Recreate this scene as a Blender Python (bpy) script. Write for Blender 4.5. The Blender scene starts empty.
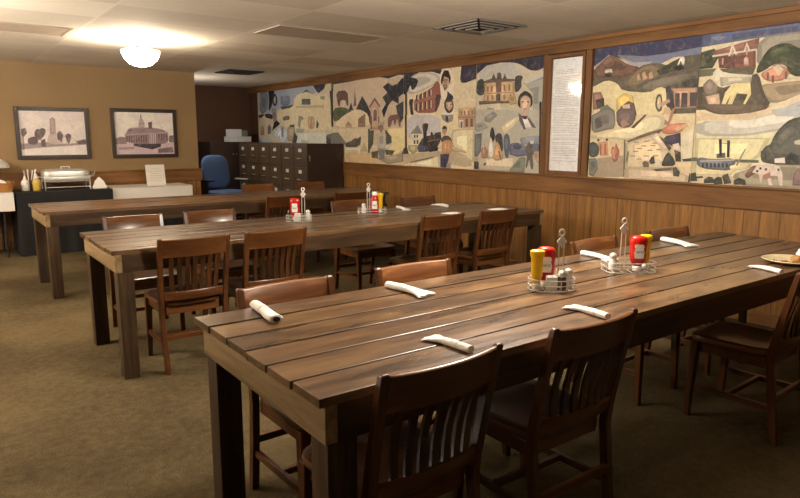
import bpy, bmesh, math, random
from mathutils import Vector, Matrix
random.seed(7)
SC = bpy.context.scene
COL = SC.collection
PI = math.pi

# ------------------------------------------------------------------ helpers
def lin(c):
    o = []
    for v in c[:3]:
        v = v / 255.0
        o.append(v / 12.92 if v <= 0.04045 else ((v + 0.055) / 1.055) ** 2.4)
    return (o[0], o[1], o[2], 1.0)

class MB:
    """collects shapes and links them as ONE mesh object"""
    def __init__(self):
        self.bm = bmesh.new()
        self.smooth = False
    def _xf(self, vs, M):
        if M is not None:
            for v in vs: v.co = M @ v.co
    def box(self, x0, x1, y0, y1, z0, z1, bev=0.0, seg=2, M=None):
        r = bmesh.ops.create_cube(self.bm, size=1.0)
        vs = r['verts']
        for v in vs:
            v.co = Vector(((x0 + x1) / 2 + v.co.x * (x1 - x0), (y0 + y1) / 2 + v.co.y * (y1 - y0), (z0 + z1) / 2 + v.co.z * (z1 - z0)))
        if bev > 0:
            es = list({e for v in vs for e in v.link_edges})
            r2 = bmesh.ops.bevel(self.bm, geom=es, offset=bev, segments=seg, affect='EDGES', profile=0.5)
            vs = list({v for f in r2['faces'] for v in f.verts} | {v for v in vs if v.is_valid})
        self._xf(vs, M)
        return self
    def loft(self, rings, cap=True, closed=True):
        """rings: list of lists of points (same count)"""
        R = [[self.bm.verts.new(p) for p in r] for r in rings]
        n = len(R[0])
        for a, b in zip(R[:-1], R[1:]):
            for i in range(n if closed else n - 1):
                j = (i + 1) % n
                try: self.bm.faces.new((a[i], a[j], b[j], b[i]))
                except ValueError: pass
        if cap and closed:
            for r, rev in ((R[0], True), (R[-1], False)):
                try: self.bm.faces.new(list(reversed(r)) if rev else r)
                except ValueError: pass
        return self
    def tube(self, pts, rad, n=8, cap=True):
        pts = [Vector(p) for p in pts]
        if not isinstance(rad, (list, tuple)): rad = [rad] * len(pts)
        rings = []
        up = None
        for i, p in enumerate(pts):
            if i == 0: t = pts[1] - pts[0]
            elif i == len(pts) - 1: t = pts[-1] - pts[-2]
            else: t = (pts[i + 1] - pts[i]).normalized() + (pts[i] - pts[i - 1]).normalized()
            if t.length < 1e-9: t = Vector((0, 0, 1))
            t.normalize()
            if up is None: up = Vector((0, 0, 1)) if abs(t.z) < 0.9 else Vector((1, 0, 0))
            a = t.cross(up)
            if a.length < 1e-4:
                a = t.cross(Vector((0, 1, 0)))
            a.normalize(); b = a.cross(t); up = b
            rings.append([p + (a * math.cos(2 * PI * k / n) + b * math.sin(2 * PI * k / n)) * rad[i] for k in range(n)])
        return self.loft(rings, cap)
    def bar(self, p0, p1, w0, d0, w1=None, d1=None, wdir=(1, 0, 0)):
        """rectangular bar between two points"""
        p0, p1 = Vector(p0), Vector(p1)
        w1 = w0 if w1 is None else w1; d1 = d0 if d1 is None else d1
        t = (p1 - p0).normalized()
        a = Vector(wdir); a = (a - t * a.dot(t)).normalized(); b = t.cross(a)
        rings = []
        for p, w, d in ((p0, w0, d0), (p1, w1, d1)):
            rings.append([p + a * (sx * w / 2) + b * (sy * d / 2) for sx, sy in ((-1, -1), (1, -1), (1, 1), (-1, 1))])
        return self.loft(rings)
    def lathe(self, prof, n=20, c=(0, 0, 0), sx=1.0, sy=1.0, M=None):
        rings = []
        for r, z in prof:
            r = max(r, 0.0004)
            rings.append([Vector((c[0] + r * sx * math.cos(2 * PI * k / n), c[1] + r * sy * math.sin(2 * PI * k / n), c[2] + z)) for k in range(n)])
        if M is not None: rings = [[M @ p for p in r] for r in rings]
        return self.loft(rings)
    def build(self, name, mat, parent=None, smooth=None, bevel=0.0, loc=None):
        bmesh.ops.recalc_face_normals(self.bm, faces=self.bm.faces[:])
        me = bpy.data.meshes.new(name)
        self.bm.to_mesh(me); self.bm.free()
        me.materials.append(mat)
        o = bpy.data.objects.new(name, me)
        COL.objects.link(o)
        sm = self.smooth if smooth is None else smooth
        if sm:
            me.polygons.foreach_set('use_smooth', [True] * len(me.polygons))
            try: me.set_sharp_from_angle(angle=math.radians(50))
            except Exception: pass
        if parent is not None: o.parent = parent
        if loc is not None: o.location = loc
        if bevel > 0:
            m = o.modifiers.new('bevel', 'BEVEL'); m.width = bevel; m.segments = 2; m.limit_method = 'ANGLE'
        return o

def tag(o, label=None, cat=None, group=None, kind=None):
    if label: o['label'] = label
    if cat: o['category'] = cat
    if group: o['group'] = group
    if kind: o['kind'] = kind
    return o

def empty(name, loc=(0, 0, 0), rz=0.0, label=None, cat=None, group=None):
    o = bpy.data.objects.new(name, None)
    o.empty_display_size = 0.1
    COL.objects.link(o)
    o.location = loc; o.rotation_euler = (0, 0, rz)
    return tag(o, label, cat, group)

KIDS = {}
def children(o): return [c for c in COL.objects if c.parent == o]
def copy_tree(o, parent=None):
    c = o.copy(); COL.objects.link(c)
    if parent is not None: c.parent = parent
    for ch in children(o): copy_tree(ch, c)
    return c
USED = set()
def place(proto, loc, rz, label, group=None, cat=None):
    """first call moves the prototype itself, later calls copy it with its parts"""
    if proto.name in USED: o = copy_tree(proto)
    else:
        USED.add(proto.name); o = proto
    o.location = loc; o.rotation_euler = (0, 0, rz)
    return tag(o, label, cat, group)

# ------------------------------------------------------------------ materials
def new_mat(name):
    m = bpy.data.materials.new(name); m.use_nodes = True
    nt = m.node_tree
    return m, nt, nt.nodes['Principled BSDF']
def N(nt, t, **kw):
    n = nt.nodes.new(t)
    for k, v in kw.items(): setattr(n, k, v)
    return n
def math_node(nt, op, a, b=None):
    n = N(nt, 'ShaderNodeMath', operation=op)
    for i, v in enumerate((a, b)):
        if v is None: continue
        if isinstance(v, (int, float)): n.inputs[i].default_value = v
        else: nt.links.new(v, n.inputs[i])
    return n.outputs[0]
def mix(nt, fac, a, b, blend='MIX'):
    n = N(nt, 'ShaderNodeMix', data_type='RGBA', blend_type=blend)
    for sock, v in ((n.inputs['Factor'], fac), (n.inputs['A'], a), (n.inputs['B'], b)):
        pass
    ins = [s for s in n.inputs if s.enabled] if False else n.inputs
    f, A_, B_ = n.inputs[0], n.inputs[6], n.inputs[7]
    for s, v in ((f, fac), (A_, a), (B_, b)):
        if isinstance(v, (int, float, tuple)): s.default_value = v
        else: nt.links.new(v, s)
    return n.outputs[2]
def ramp(nt, fac, stops):
    r = N(nt, 'ShaderNodeValToRGB')
    e = r.color_ramp.elements
    while len(e) < len(stops): e.new(0.5)
    for el, (p, c) in zip(e, stops):
        el.position = p; el.color = c
    nt.links.new(fac, r.inputs[0])
    return r.outputs[0]
def coords(nt, scale=(1, 1, 1), rot=(0, 0, 0)):
    t = N(nt, 'ShaderNodeTexCoord'); mp = N(nt, 'ShaderNodeMapping')
    mp.inputs['Scale'].default_value = scale; mp.inputs['Rotation'].default_value = rot
    nt.links.new(t.outputs['Object'], mp.inputs['Vector'])
    return mp.outputs['Vector']
def noise(nt, vec, scale, detail=4, rough=0.55, dist=0.0):
    n = N(nt, 'ShaderNodeTexNoise')
    n.inputs['Scale'].default_value = scale; n.inputs['Detail'].default_value = detail
    n.inputs['Roughness'].default_value = rough; n.inputs['Distortion'].default_value = dist
    if vec is not None: nt.links.new(vec, n.inputs['Vector'])
    return n.outputs[0]
def bump(nt, b, h, strength, dist=0.01):
    n = N(nt, 'ShaderNodeBump'); n.inputs['Strength'].default_value = strength; n.inputs['Distance'].default_value = dist
    nt.links.new(h, n.inputs['Height']); nt.links.new(n.outputs[0], b.inputs['Normal'])

def plain(name, c, rough=0.5, metal=0.0, var=0.12, spec=0.5, scale=30, trans=0.0):
    m, nt, b = new_mat(name)
    c = lin(c)
    n = noise(nt, coords(nt), scale, 3)
    lo = tuple(v * (1 - var) for v in c[:3]) + (1,); hi = tuple(min(1, v * (1 + var)) for v in c[:3]) + (1,)
    nt.links.new(ramp(nt, n, [(0.3, lo), (0.7, hi)]), b.inputs['Base Color'])
    b.inputs['Roughness'].default_value = rough; b.inputs['Metallic'].default_value = metal
    b.inputs['Specular IOR Level'].default_value = spec
    if trans: b.inputs['Transmission Weight'].default_value = trans
    return m

def wood(name, dark, mid, light, axis='x', rough=0.35, grain=1.0, island=0.25, bmp=0.25, spec=0.5, coat=0.0, worn=None):
    m, nt, b = new_mat(name)
    s = {'x': (1.2, 14, 14), 'y': (14, 1.2, 14), 'z': (14, 14, 1.2)}[axis]
    geo = N(nt, 'ShaderNodeNewGeometry')
    v = coords(nt, tuple(q * grain for q in s))
    add = N(nt, 'ShaderNodeVectorMath', operation='ADD')
    cmb = N(nt, 'ShaderNodeCombineXYZ')
    rnd = math_node(nt, 'MULTIPLY', geo.outputs['Random Per Island'], 37.0)
    for i in range(3): nt.links.new(rnd, cmb.inputs[i])
    nt.links.new(v, add.inputs[0]); nt.links.new(cmb.outputs[0], add.inputs[1])
    v = add.outputs[0]
    n1 = noise(nt, v, 1.0, 6, 0.6, 0.8)
    n2 = noise(nt, v, 5.0, 4, 0.6)
    f = math_node(nt, 'ADD', math_node(nt, 'MULTIPLY', n1, 0.75), math_node(nt, 'MULTIPLY', n2, 0.25))
    f = math_node(nt, 'ADD', f, math_node(nt, 'MULTIPLY', math_node(nt, 'SUBTRACT', geo.outputs['Random Per Island'], 0.5), island))
    col = ramp(nt, f, [(0.32, lin(dark)), (0.5, lin(mid)), (0.68, lin(light))])
    if worn is not None:
        nw = noise(nt, coords(nt, (0.9, 3.0, 3.0) if axis == 'x' else (3, 3, 3)), 2.2, 5, 0.65)
        fw = ramp(nt, nw, [(0.5, (0, 0, 0, 1)), (0.72, (1, 1, 1, 1))])
        col = mix(nt, fw, col, lin(worn))
    nt.links.new(col, b.inputs['Base Color'])
    rr = math_node(nt, 'ADD', math_node(nt, 'MULTIPLY', n1, 0.25), rough - 0.12)
    nt.links.new(rr, b.inputs['Roughness'])
    b.inputs['Specular IOR Level'].default_value = spec
    if coat: b.inputs['Coat Weight'].default_value = coat; b.inputs['Coat Roughness'].default_value = 0.18
    bump(nt, b, f, bmp, 0.004)
    return m

def painted(name, rough=0.6, mul=1.0, spec=0.3, glaze=(0.42, 0.34, 0.22, 1)):
    """colour comes from the shapes painted on the surface, broken up by brush noise"""
    m, nt, b = new_mat(name)
    at = N(nt, 'ShaderNodeAttribute'); at.attribute_name = 'paint'
    n = math_node(nt, 'ADD', math_node(nt, 'MULTIPLY', noise(nt, coords(nt), 7, 6, 0.7, 1.2), 0.6), math_node(nt, 'MULTIPLY', noise(nt, coords(nt), 45, 3, 0.6), 0.4))
    fac = ramp(nt, n, [(0.32, (0.80 * mul, 0.80 * mul, 0.80 * mul, 1)), (0.5, (0.98 * mul, 0.98 * mul, 0.96 * mul, 1)), (0.66, (1.16 * mul, 1.14 * mul, 1.06 * mul, 1))])
    hs = N(nt, 'ShaderNodeHueSaturation'); hs.inputs['Saturation'].default_value = 0.78
    # smeared brush strokes: hue wanders a little and warm glaze gathers in patches
    hn = noise(nt, coords(nt), 14, 4, 0.7, 2.0)
    nt.links.new(math_node(nt, 'ADD', math_node(nt, 'MULTIPLY', hn, 0.05), 0.475), hs.inputs['Hue'])
    nt.links.new(mix(nt, 1.0, at.outputs['Color'], fac, 'MULTIPLY'), hs.inputs['Color'])
    gl = ramp(nt, noise(nt, coords(nt), 11, 5, 0.7, 1.5), [(0.5, (0, 0, 0, 1)), (0.75, (0.45, 0.45, 0.45, 1))])
    nt.links.new(mix(nt, gl, hs.outputs['Color'], glaze), b.inputs['Base Color'])
    b.inputs['Roughness'].default_value = rough; b.inputs['Specular IOR Level'].default_value = spec
    return m

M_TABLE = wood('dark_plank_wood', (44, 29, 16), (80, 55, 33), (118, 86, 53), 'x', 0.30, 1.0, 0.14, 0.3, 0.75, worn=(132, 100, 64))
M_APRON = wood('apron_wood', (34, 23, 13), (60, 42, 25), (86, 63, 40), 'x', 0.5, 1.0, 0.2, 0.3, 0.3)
M_APRON_LIT = wood('apron_end_wood_lit', (80, 63, 42), (128, 105, 73), (158, 134, 97), 'y', 0.5, 1.0, 0.2, 0.3, 0.3)  # paler, rawer end wood with the side light put into its colour
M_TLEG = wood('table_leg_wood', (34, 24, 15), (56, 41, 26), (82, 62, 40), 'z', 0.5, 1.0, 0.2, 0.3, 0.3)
M_CHAIR = wood('chair_wood', (46, 24, 11), (76, 43, 20), (106, 64, 32), 'z', 0.32, 0.8, 0.2, 0.08, 0.4, coat=0.15)
M_CHAIR_X = wood('chair_wood_crosswise', (60, 33, 15), (98, 58, 28), (130, 82, 43), 'x', 0.30, 0.8, 0.2, 0.08, 0.4, coat=0.2)
M_SEAT = wood('chair_seat_wood', (44, 23, 11), (72, 41, 20), (100, 61, 31), 'y', 0.32, 0.7, 0.1, 0.08, 0.5, coat=0.3)
M_TRIM = wood('trim_wood', (84, 54, 28), (120, 82, 45), (144, 102, 60), 'y', 0.5, 0.7, 0.15, 0.1, 0.3)
M_TRIM_X = wood('trim_wood_crosswise', (84, 54, 26), (122, 82, 44), (148, 102, 58), 'x', 0.5, 0.7, 0.15, 0.1, 0.3)
M_TRIM_Z = wood('trim_wood_upright', (84, 54, 30), (116, 78, 44), (138, 96, 58), 'z', 0.5, 0.7, 0.1, 0.1, 0.3)
M_DARKFRAME = wood('dark_frame_wood', (30, 20, 14), (46, 32, 24), (60, 44, 32), 'x', 0.4, 1.0, 0.1, 0.1)
M_CAB = plain('olive_brown_steel', (78, 62, 44), 0.45, 0.0, 0.12)
M_CABDARK = plain('dark_brown_cabinet', (52, 34, 26), 0.5, 0.0, 0.15)
M_STEEL = plain('brushed_steel', (214, 212, 206), 0.35, 0.6, 0.05)
M_CHROME = plain('chrome_wire', (215, 212, 205), 0.3, 0.45, 0.04)
M_BRASS = plain('cabinet_pull_metal', (210, 200, 175), 0.3, 1.0, 0.05)
M_CARD = plain('label_card', (205, 200, 190), 0.7, 0.0, 0.05)
M_CLOTH_W = plain('white_tablecloth', (226, 220, 212), 0.85, 0.0, 0.04)
M_CLOTH_K = plain('black_tablecloth', (20, 18, 20), 0.9, 0.0, 0.2)
M_NAPKIN = plain('white_paper_napkin', (236, 232, 224), 0.85, 0.0, 0.03)
M_RED = plain('ketchup_red_plastic', (178, 24, 14), 0.3, 0.0, 0.08)
M_YELLOW = plain('mustard_yellow_plastic', (236, 190, 20), 0.32, 0.0, 0.06)
M_WHITE = plain('white_plastic', (230, 226, 218), 0.4, 0.0, 0.03)
M_INK = plain('dark_ink', (40, 48, 40), 0.6, 0.0, 0.1)
M_PINKINK = plain('faded_pink_print', (222, 190, 184), 0.7, 0.0, 0.05)
M_SALT = plain('salt_filled_glass', (222, 218, 208), 0.15, 0.0, 0.05)
M_PEPPER = plain('pepper_filled_glass', (92, 78, 66), 0.15, 0.0, 0.3, scale=300)
M_BLUE = plain('blue_chair_fabric', (78, 104, 150), 0.85, 0.0, 0.15, scale=200)
M_BLACKPL = plain('black_plastic', (22, 22, 26), 0.45, 0.0, 0.1)
M_PLATE = plain('cream_stoneware', (206, 188, 150), 0.3, 0.0, 0.06)
M_CRUMB = plain('toasted_crumbs', (150, 104, 58), 0.8, 0.0, 0.3)
M_BREAD = plain('brown_bread', (176, 132, 78), 0.8, 0.0, 0.25)
M_WICKER = plain('orange_brown_wicker', (158, 106, 52), 0.7, 0.0, 0.3, scale=120)
M_OIL = plain('yellow_oil_plastic', (206, 172, 78), 0.3, 0.0, 0.08)
M_GREENBOX = plain('grey_green_card', (110, 122, 110), 0.7, 0.0, 0.1)
M_LIGHTBOX = plain('white_card_box', (214, 216, 214), 0.7, 0.0, 0.05)
M_GRILLE = plain('grey_vent_metal', (126, 118, 108), 0.5, 0.0, 0.08)
M_GRILLE_D = plain('dark_vent_opening', (40, 36, 32), 0.8, 0.0, 0.1)
M_TANWALL = None

def wall_mat(name, c, var=0.1):
    m, nt, b = new_mat(name)
    c = lin(c)
    v = coords(nt)
    n1 = noise(nt, v, 90, 3); n2 = noise(nt, v, 1.5, 3)
    f = math_node(nt, 'ADD', math_node(nt, 'MULTIPLY', n1, 0.6), math_node(nt, 'MULTIPLY', n2, 0.4))
    lo = tuple(q * (1 - var) for q in c[:3]) + (1,); hi = tuple(q * (1 + var) for q in c[:3]) + (1,)
    nt.links.new(ramp(nt, f, [(0.35, lo), (0.65, hi)]), b.inputs['Base Color'])
    b.inputs['Roughness'].default_value = 0.8; b.inputs['Specular IOR Level'].default_value = 0.2
    bump(nt, b, n1, 0.15, 0.003)
    return m
M_TANWALL = wall_mat('tan_textured_paint', (148, 122, 88))
M_BROWNWALL = wall_mat('dark_brown_paint', (92, 66, 50))

def carpet_mat():
    m, nt, b = new_mat('brown_olive_carpet')
    v = coords(nt)
    n1 = noise(nt, v, 160, 2); n2 = noise(nt, v, 22, 4, 0.7); n3 = noise(nt, v, 1.3, 4)
    f = math_node(nt, 'ADD', math_node(nt, 'MULTIPLY', n1, 0.35), math_node(nt, 'ADD', math_node(nt, 'MULTIPLY', n2, 0.25), math_node(nt, 'MULTIPLY', n3, 0.4)))
    nt.links.new(ramp(nt, f, [(0.36, lin((56, 47, 33))), (0.5, lin((84, 72, 51))), (0.64, lin((108, 94, 68)))]), b.inputs['Base Color'])
    b.inputs['Roughness'].default_value = 1.0; b.inputs['Specular IOR Level'].default_value = 0.05
    bump(nt, b, n1, 0.6, 0.006)
    return m
M_CARPET = carpet_mat()

def fract_line(nt, sock, period, offset, width):
    """1 near a line repeated with the given period"""
    t = math_node(nt, 'FRACT', math_node(nt, 'DIVIDE', math_node(nt, 'ADD', sock, offset + width / 2), period))
    return math_node(nt, 'LESS_THAN', t, width / period)

def ceiling_mat():
    m, nt, b = new_mat('acoustic_ceiling_tiles')
    t = N(nt, 'ShaderNodeTexCoord'); sp = N(nt, 'ShaderNodeSeparateXYZ')
    nt.links.new(t.outputs['Object'], sp.inputs[0])
    l1 = fract_line(nt, sp.outputs[0], 1.2, 3.8 + 12, 0.022)
    l2 = fract_line(nt, sp.outputs[1], 0.61, -4.55 + 12.2, 0.022)
    line = math_node(nt, 'MAXIMUM', l1, l2)
    ix = math_node(nt, 'FLOOR', math_node(nt, 'DIVIDE', math_node(nt, 'ADD', sp.outputs[0], 15.8), 1.2))
    iy = math_node(nt, 'FLOOR', math_node(nt, 'DIVIDE', math_node(nt, 'ADD', sp.outputs[1], 7.65), 0.61))
    cb = N(nt, 'ShaderNodeCombineXYZ'); nt.links.new(ix, cb.inputs[0]); nt.links.new(iy, cb.inputs[1])
    wn = N(nt, 'ShaderNodeTexWhiteNoise', noise_dimensions='2D'); nt.links.new(cb.outputs[0], wn.inputs['Vector'])
    n1 = noise(nt, coords(nt), 70, 4, 0.7); n2 = noise(nt, coords(nt), 1.7, 3)
    f = math_node(nt, 'ADD', math_node(nt, 'MULTIPLY', wn.outputs['Value'], 0.45), math_node(nt, 'ADD', math_node(nt, 'MULTIPLY', n1, 0.3), math_node(nt, 'MULTIPLY', n2, 0.35)))
    base = ramp(nt, f, [(0.2, lin((186, 172, 154))), (0.8, lin((222, 210, 192)))])
    nt.links.new(mix(nt, math_node(nt, 'MULTIPLY', line, 0.55), base, lin((222, 212, 196))), b.inputs['Base Color'])
    b.inputs['Roughness'].default_value = 0.9; b.inputs['Specular IOR Level'].default_value = 0.1
    h = math_node(nt, 'ADD', n1, line)
    bump(nt, b, h, 0.3, 0.006)
    return m
M_CEIL = ceiling_mat()

def wainscot_mat(name, axis, c):
    m, nt, b = new_mat(name)
    t = N(nt, 'ShaderNodeTexCoord'); sp = N(nt, 'ShaderNodeSeparateXYZ')
    nt.links.new(t.outputs['Object'], sp.inputs[0])
    s = sp.outputs[0 if axis == 'x' else 1]
    g = math_node(nt, 'MAXIMUM', fract_line(nt, s, 0.41, 20, 0.008), math_node(nt, 'MAXIMUM', fract_line(nt, s, 0.41, 20.15, 0.008), fract_line(nt, s, 1.23, 20.27, 0.01)))
    v = coords(nt, (16, 16, 1.1))
    n1 = noise(nt, v, 1.2, 6, 0.6, 0.7); n2 = noise(nt, v, 9, 3)
    f = math_node(nt, 'ADD', math_node(nt, 'MULTIPLY', n1, 0.7), math_node(nt, 'MULTIPLY', n2, 0.3))
    d = tuple(q * 0.72 for q in c); l = tuple(min(255, q * 1.2) for q in c)
    base = ramp(nt, f, [(0.32, lin(d)), (0.5, lin(c)), (0.68, lin(l))])
    nt.links.new(mix(nt, math_node(nt, 'MULTIPLY', g, 0.6), base, lin((60, 36, 16))), b.inputs['Base Color'])
    b.inputs['Roughness'].default_value = 0.45; b.inputs['Specular IOR Level'].default_value = 0.35
    bump(nt, b, math_node(nt, 'SUBTRACT', 1.0, g), 0.3, 0.004)
    return m
M_WAINS = wainscot_mat('wainscot_panelling', 'y', (140, 98, 52))
M_WAINS_X = wainscot_mat('wainscot_panelling_back', 'x', (140, 98, 52))

def glass_mat():
    m, nt, b = new_mat('picture_glass')
    out = nt.nodes['Material Output']
    tr = N(nt, 'ShaderNodeBsdfTransparent'); gl = N(nt, 'ShaderNodeBsdfGlossy'); gl.inputs['Roughness'].default_value = 0.06
    fr = N(nt, 'ShaderNodeFresnel'); fr.inputs['IOR'].default_value = 1.4
    tex = noise(nt, coords(nt), 3, 2)
    mx = N(nt, 'ShaderNodeMixShader')
    nt.links.new(math_node(nt, 'MULTIPLY', fr.outputs[0], math_node(nt, 'ADD', math_node(nt, 'MULTIPLY', tex, 0.2), 0.7)), mx.inputs[0])
    nt.links.new(tr.outputs[0], mx.inputs[1]); nt.links.new(gl.outputs[0], mx.inputs[2]); nt.links.new(mx.outputs[0], out.inputs[0])
    return m
M_GLASS = glass_mat()

def emit_mat(name, c, s):
    m, nt, b = new_mat(name)
    n = noise(nt, coords(nt), 40, 2)
    b.inputs['Base Color'].default_value = lin((240, 230, 210))
    nt.links.new(ramp(nt, n, [(0.3, tuple(q * 0.9 for q in lin(c)[:3]) + (1,)), (0.7, lin(c))]), b.inputs['Emission Color'])
    b.inputs['Emission Strength'].default_value = s
    return m
M_BOWL = emit_mat('lit_frosted_glass', (255, 236, 205), 75.0)

# ------------------------------------------------------------------ room measurements (metres)
H = 2.292          # ceiling
YB = 8.942         # back wall with the photographs
XC = -1.763        # its right-hand corner, where the recess begins
YR = 11.095        # back of the recess
XL = -8.6; YF = -7.5
ZL, ZB = 1.036, 0.860    # ledge under the mural
ZM = 2.18          # top of the mural

def struct(name, mb, mat, **kw):
    o = mb.build(name, mat, **kw); o['kind'] = 'structure'; return o

struct('floor', MB().box(XL - .1, 0.1, YF - .1, YR + .1, -0.1, 0), M_CARPET)
struct('ceiling', MB().box(XL - .1, 0.1, YF - .1, YR + .1, H, H + 0.1), M_CEIL)
struct('wall_right', MB().box(0, 0.12, YF - .1, YR + .1, 0, H), M_BROWNWALL)
struct('wall_back', MB().box(XL, XC, YB, YB + 0.12, 0, H), M_TANWALL)
struct('wall_recess_left', MB().box(XC - 0.12, XC, YB + 0.12, YR, 0, H), M_BROWNWALL)
struct('wall_recess_back', MB().box(XC - 0.12, 0, YR, YR + 0.12, 0, H), M_BROWNWALL)
struct('wall_left', MB().box(XL - 0.12, XL, YF, YB, 0, H), M_TANWALL)
struct('wall_front', MB().box(XL, 0, YF - 0.12, YF, 0, H), M_BROWNWALL)
# panelling and trim of the mural wall
struct('trim_1', MB().box(-0.012, 0, YF, YR - 0.001, 0.09, ZB + 0.01), M_WAINS)
struct('trim_2', MB().box(-0.032, 0, YF, YR - 0.001, ZB, ZL - 0.018, 0.004).box(-0.05, 0, YF, YR - 0.001, ZL - 0.018, ZL, 0.005), M_TRIM)
struct('trim_3', MB().box(-0.03, 0, YF, YR - 0.001, ZM, H - 0.02, 0.004).box(-0.05, 0, YF, YR - 0.001, H - 0.035, H, 0.005), M_TRIM)
struct('baseboard_right', MB().box(-0.02, 0, YF, YR - 0.001, 0, 0.1, 0.004), M_TRIM)
# casings on both sides of the framed notice, and at the far end of the mural
struct('trim_4', MB().box(-0.03, 0, 3.945, 4.01, ZL, ZM, 0.004), M_TRIM_Z)
struct('trim_5', MB().box(-0.03, 0, 3.44, 3.505, ZL, ZM, 0.004), M_TRIM_Z)
# back wall: panelling with a wide rail
struct('trim_6', MB().box(XL, XC + 0.012, YB - 0.012, YB, 0.09, 0.775), M_WAINS_X)
struct('trim_7', MB().box(XL, XC + 0.035, YB - 0.03, YB, 0.770, 0.935, 0.005).box(XL, XC + 0.05, YB - 0.05, YB, 0.925, 0.945, 0.004), M_TRIM_X)
struct('baseboard_back', MB().box(XL, XC + 0.02, YB - 0.02, YB, 0, 0.1, 0.004), M_TRIM_X)

# ------------------------------------------------------------------ flat painted pictures
def picture_mesh(name, base, base_col, shapes, place_pt, step, mat, parent=None, painterly=False):
    """a board carrying flat painted shapes; shapes = [(rgb, [(u, v)...])]"""
    bm = bmesh.new()
    lay = bm.loops.layers.float_color.new('paint')
    def face(pts, d, col):
        vs = [bm.verts.new(place_pt(u, v, d)) for u, v in pts]
        try: f = bm.faces.new(vs)
        except ValueError: return
        c = lin(col)
        for l in f.loops: l[lay] = c
    us = [p[0] for p in base]; vs_ = [p[1] for p in base]
    u0, u1, v0, v1 = min(us), max(us), min(vs_), max(vs_)
    def edge(p): return p[0] < u0 + 0.004 or p[0] > u1 - 0.004 or p[1] < v0 + 0.004 or p[1] > v1 - 0.004
    def soften(pts):
        out = []
        n = len(pts)
        for i in range(n):
            a, b, c = pts[i - 1], pts[i], pts[(i + 1) % n]
            if edge(b): out.append(b); continue
            out.append((b[0] * 0.78 + a[0] * 0.22, b[1] * 0.78 + a[1] * 0.22))
            out.append((b[0] * 0.78 + c[0] * 0.22, b[1] * 0.78 + c[1] * 0.22))
        return out
    def convex_ratio(pts):
        q = sorted(set(pts))
        def half(ps):
            h = []
            for p in ps:
                while len(h) > 1 and (h[-1][0] - h[-2][0]) * (p[1] - h[-2][1]) - (h[-1][1] - h[-2][1]) * (p[0] - h[-2][0]) <= 0: h.pop()
                h.append(p)
            return h[:-1]
        h = half(q) + half(q[::-1])
        sh_ = lambda P: 0.5 * abs(sum(P[i - 1][0] * P[i][1] - P[i][0] * P[i - 1][1] for i in range(len(P))))
        return sh_(pts) / max(sh_(h), 1e-9)
    def shade(col, k): return tuple(min(255, max(0, v * k)) for v in col)
    face(base, 0.0, base_col)
    d = 0.0
    rnd = random.Random(5)
    for col, pts in shapes:
        d += step
        hull = convex_ratio(pts)
        if len(pts) > 5 and hull > 0.72: pts = soften(pts)
        ar = 0.5 * abs(sum(pts[i - 1][0] * pts[i][1] - pts[i][0] * pts[i - 1][1] for i in range(len(pts))))
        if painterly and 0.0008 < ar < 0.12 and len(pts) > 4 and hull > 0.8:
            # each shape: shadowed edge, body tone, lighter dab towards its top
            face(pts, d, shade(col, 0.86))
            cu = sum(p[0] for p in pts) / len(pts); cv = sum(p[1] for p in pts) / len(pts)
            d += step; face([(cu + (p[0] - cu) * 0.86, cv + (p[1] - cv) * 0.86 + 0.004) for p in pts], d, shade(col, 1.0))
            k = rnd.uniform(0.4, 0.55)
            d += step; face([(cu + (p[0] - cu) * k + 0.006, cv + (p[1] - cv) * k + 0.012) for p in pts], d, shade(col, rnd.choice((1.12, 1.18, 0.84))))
        else: face(pts, d, col)
    me = bpy.data.meshes.new(name); bm.to_mesh(me); bm.free()
    me.materials.append(mat)
    o = bpy.data.objects.new(name, me); COL.objects.link(o)
    if parent is not None: o.parent = parent
    return o
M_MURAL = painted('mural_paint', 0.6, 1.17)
M_PHOTO = painted('photo_print', 0.55, 1.3, glaze=(0.6, 0.54, 0.52, 1))
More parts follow.
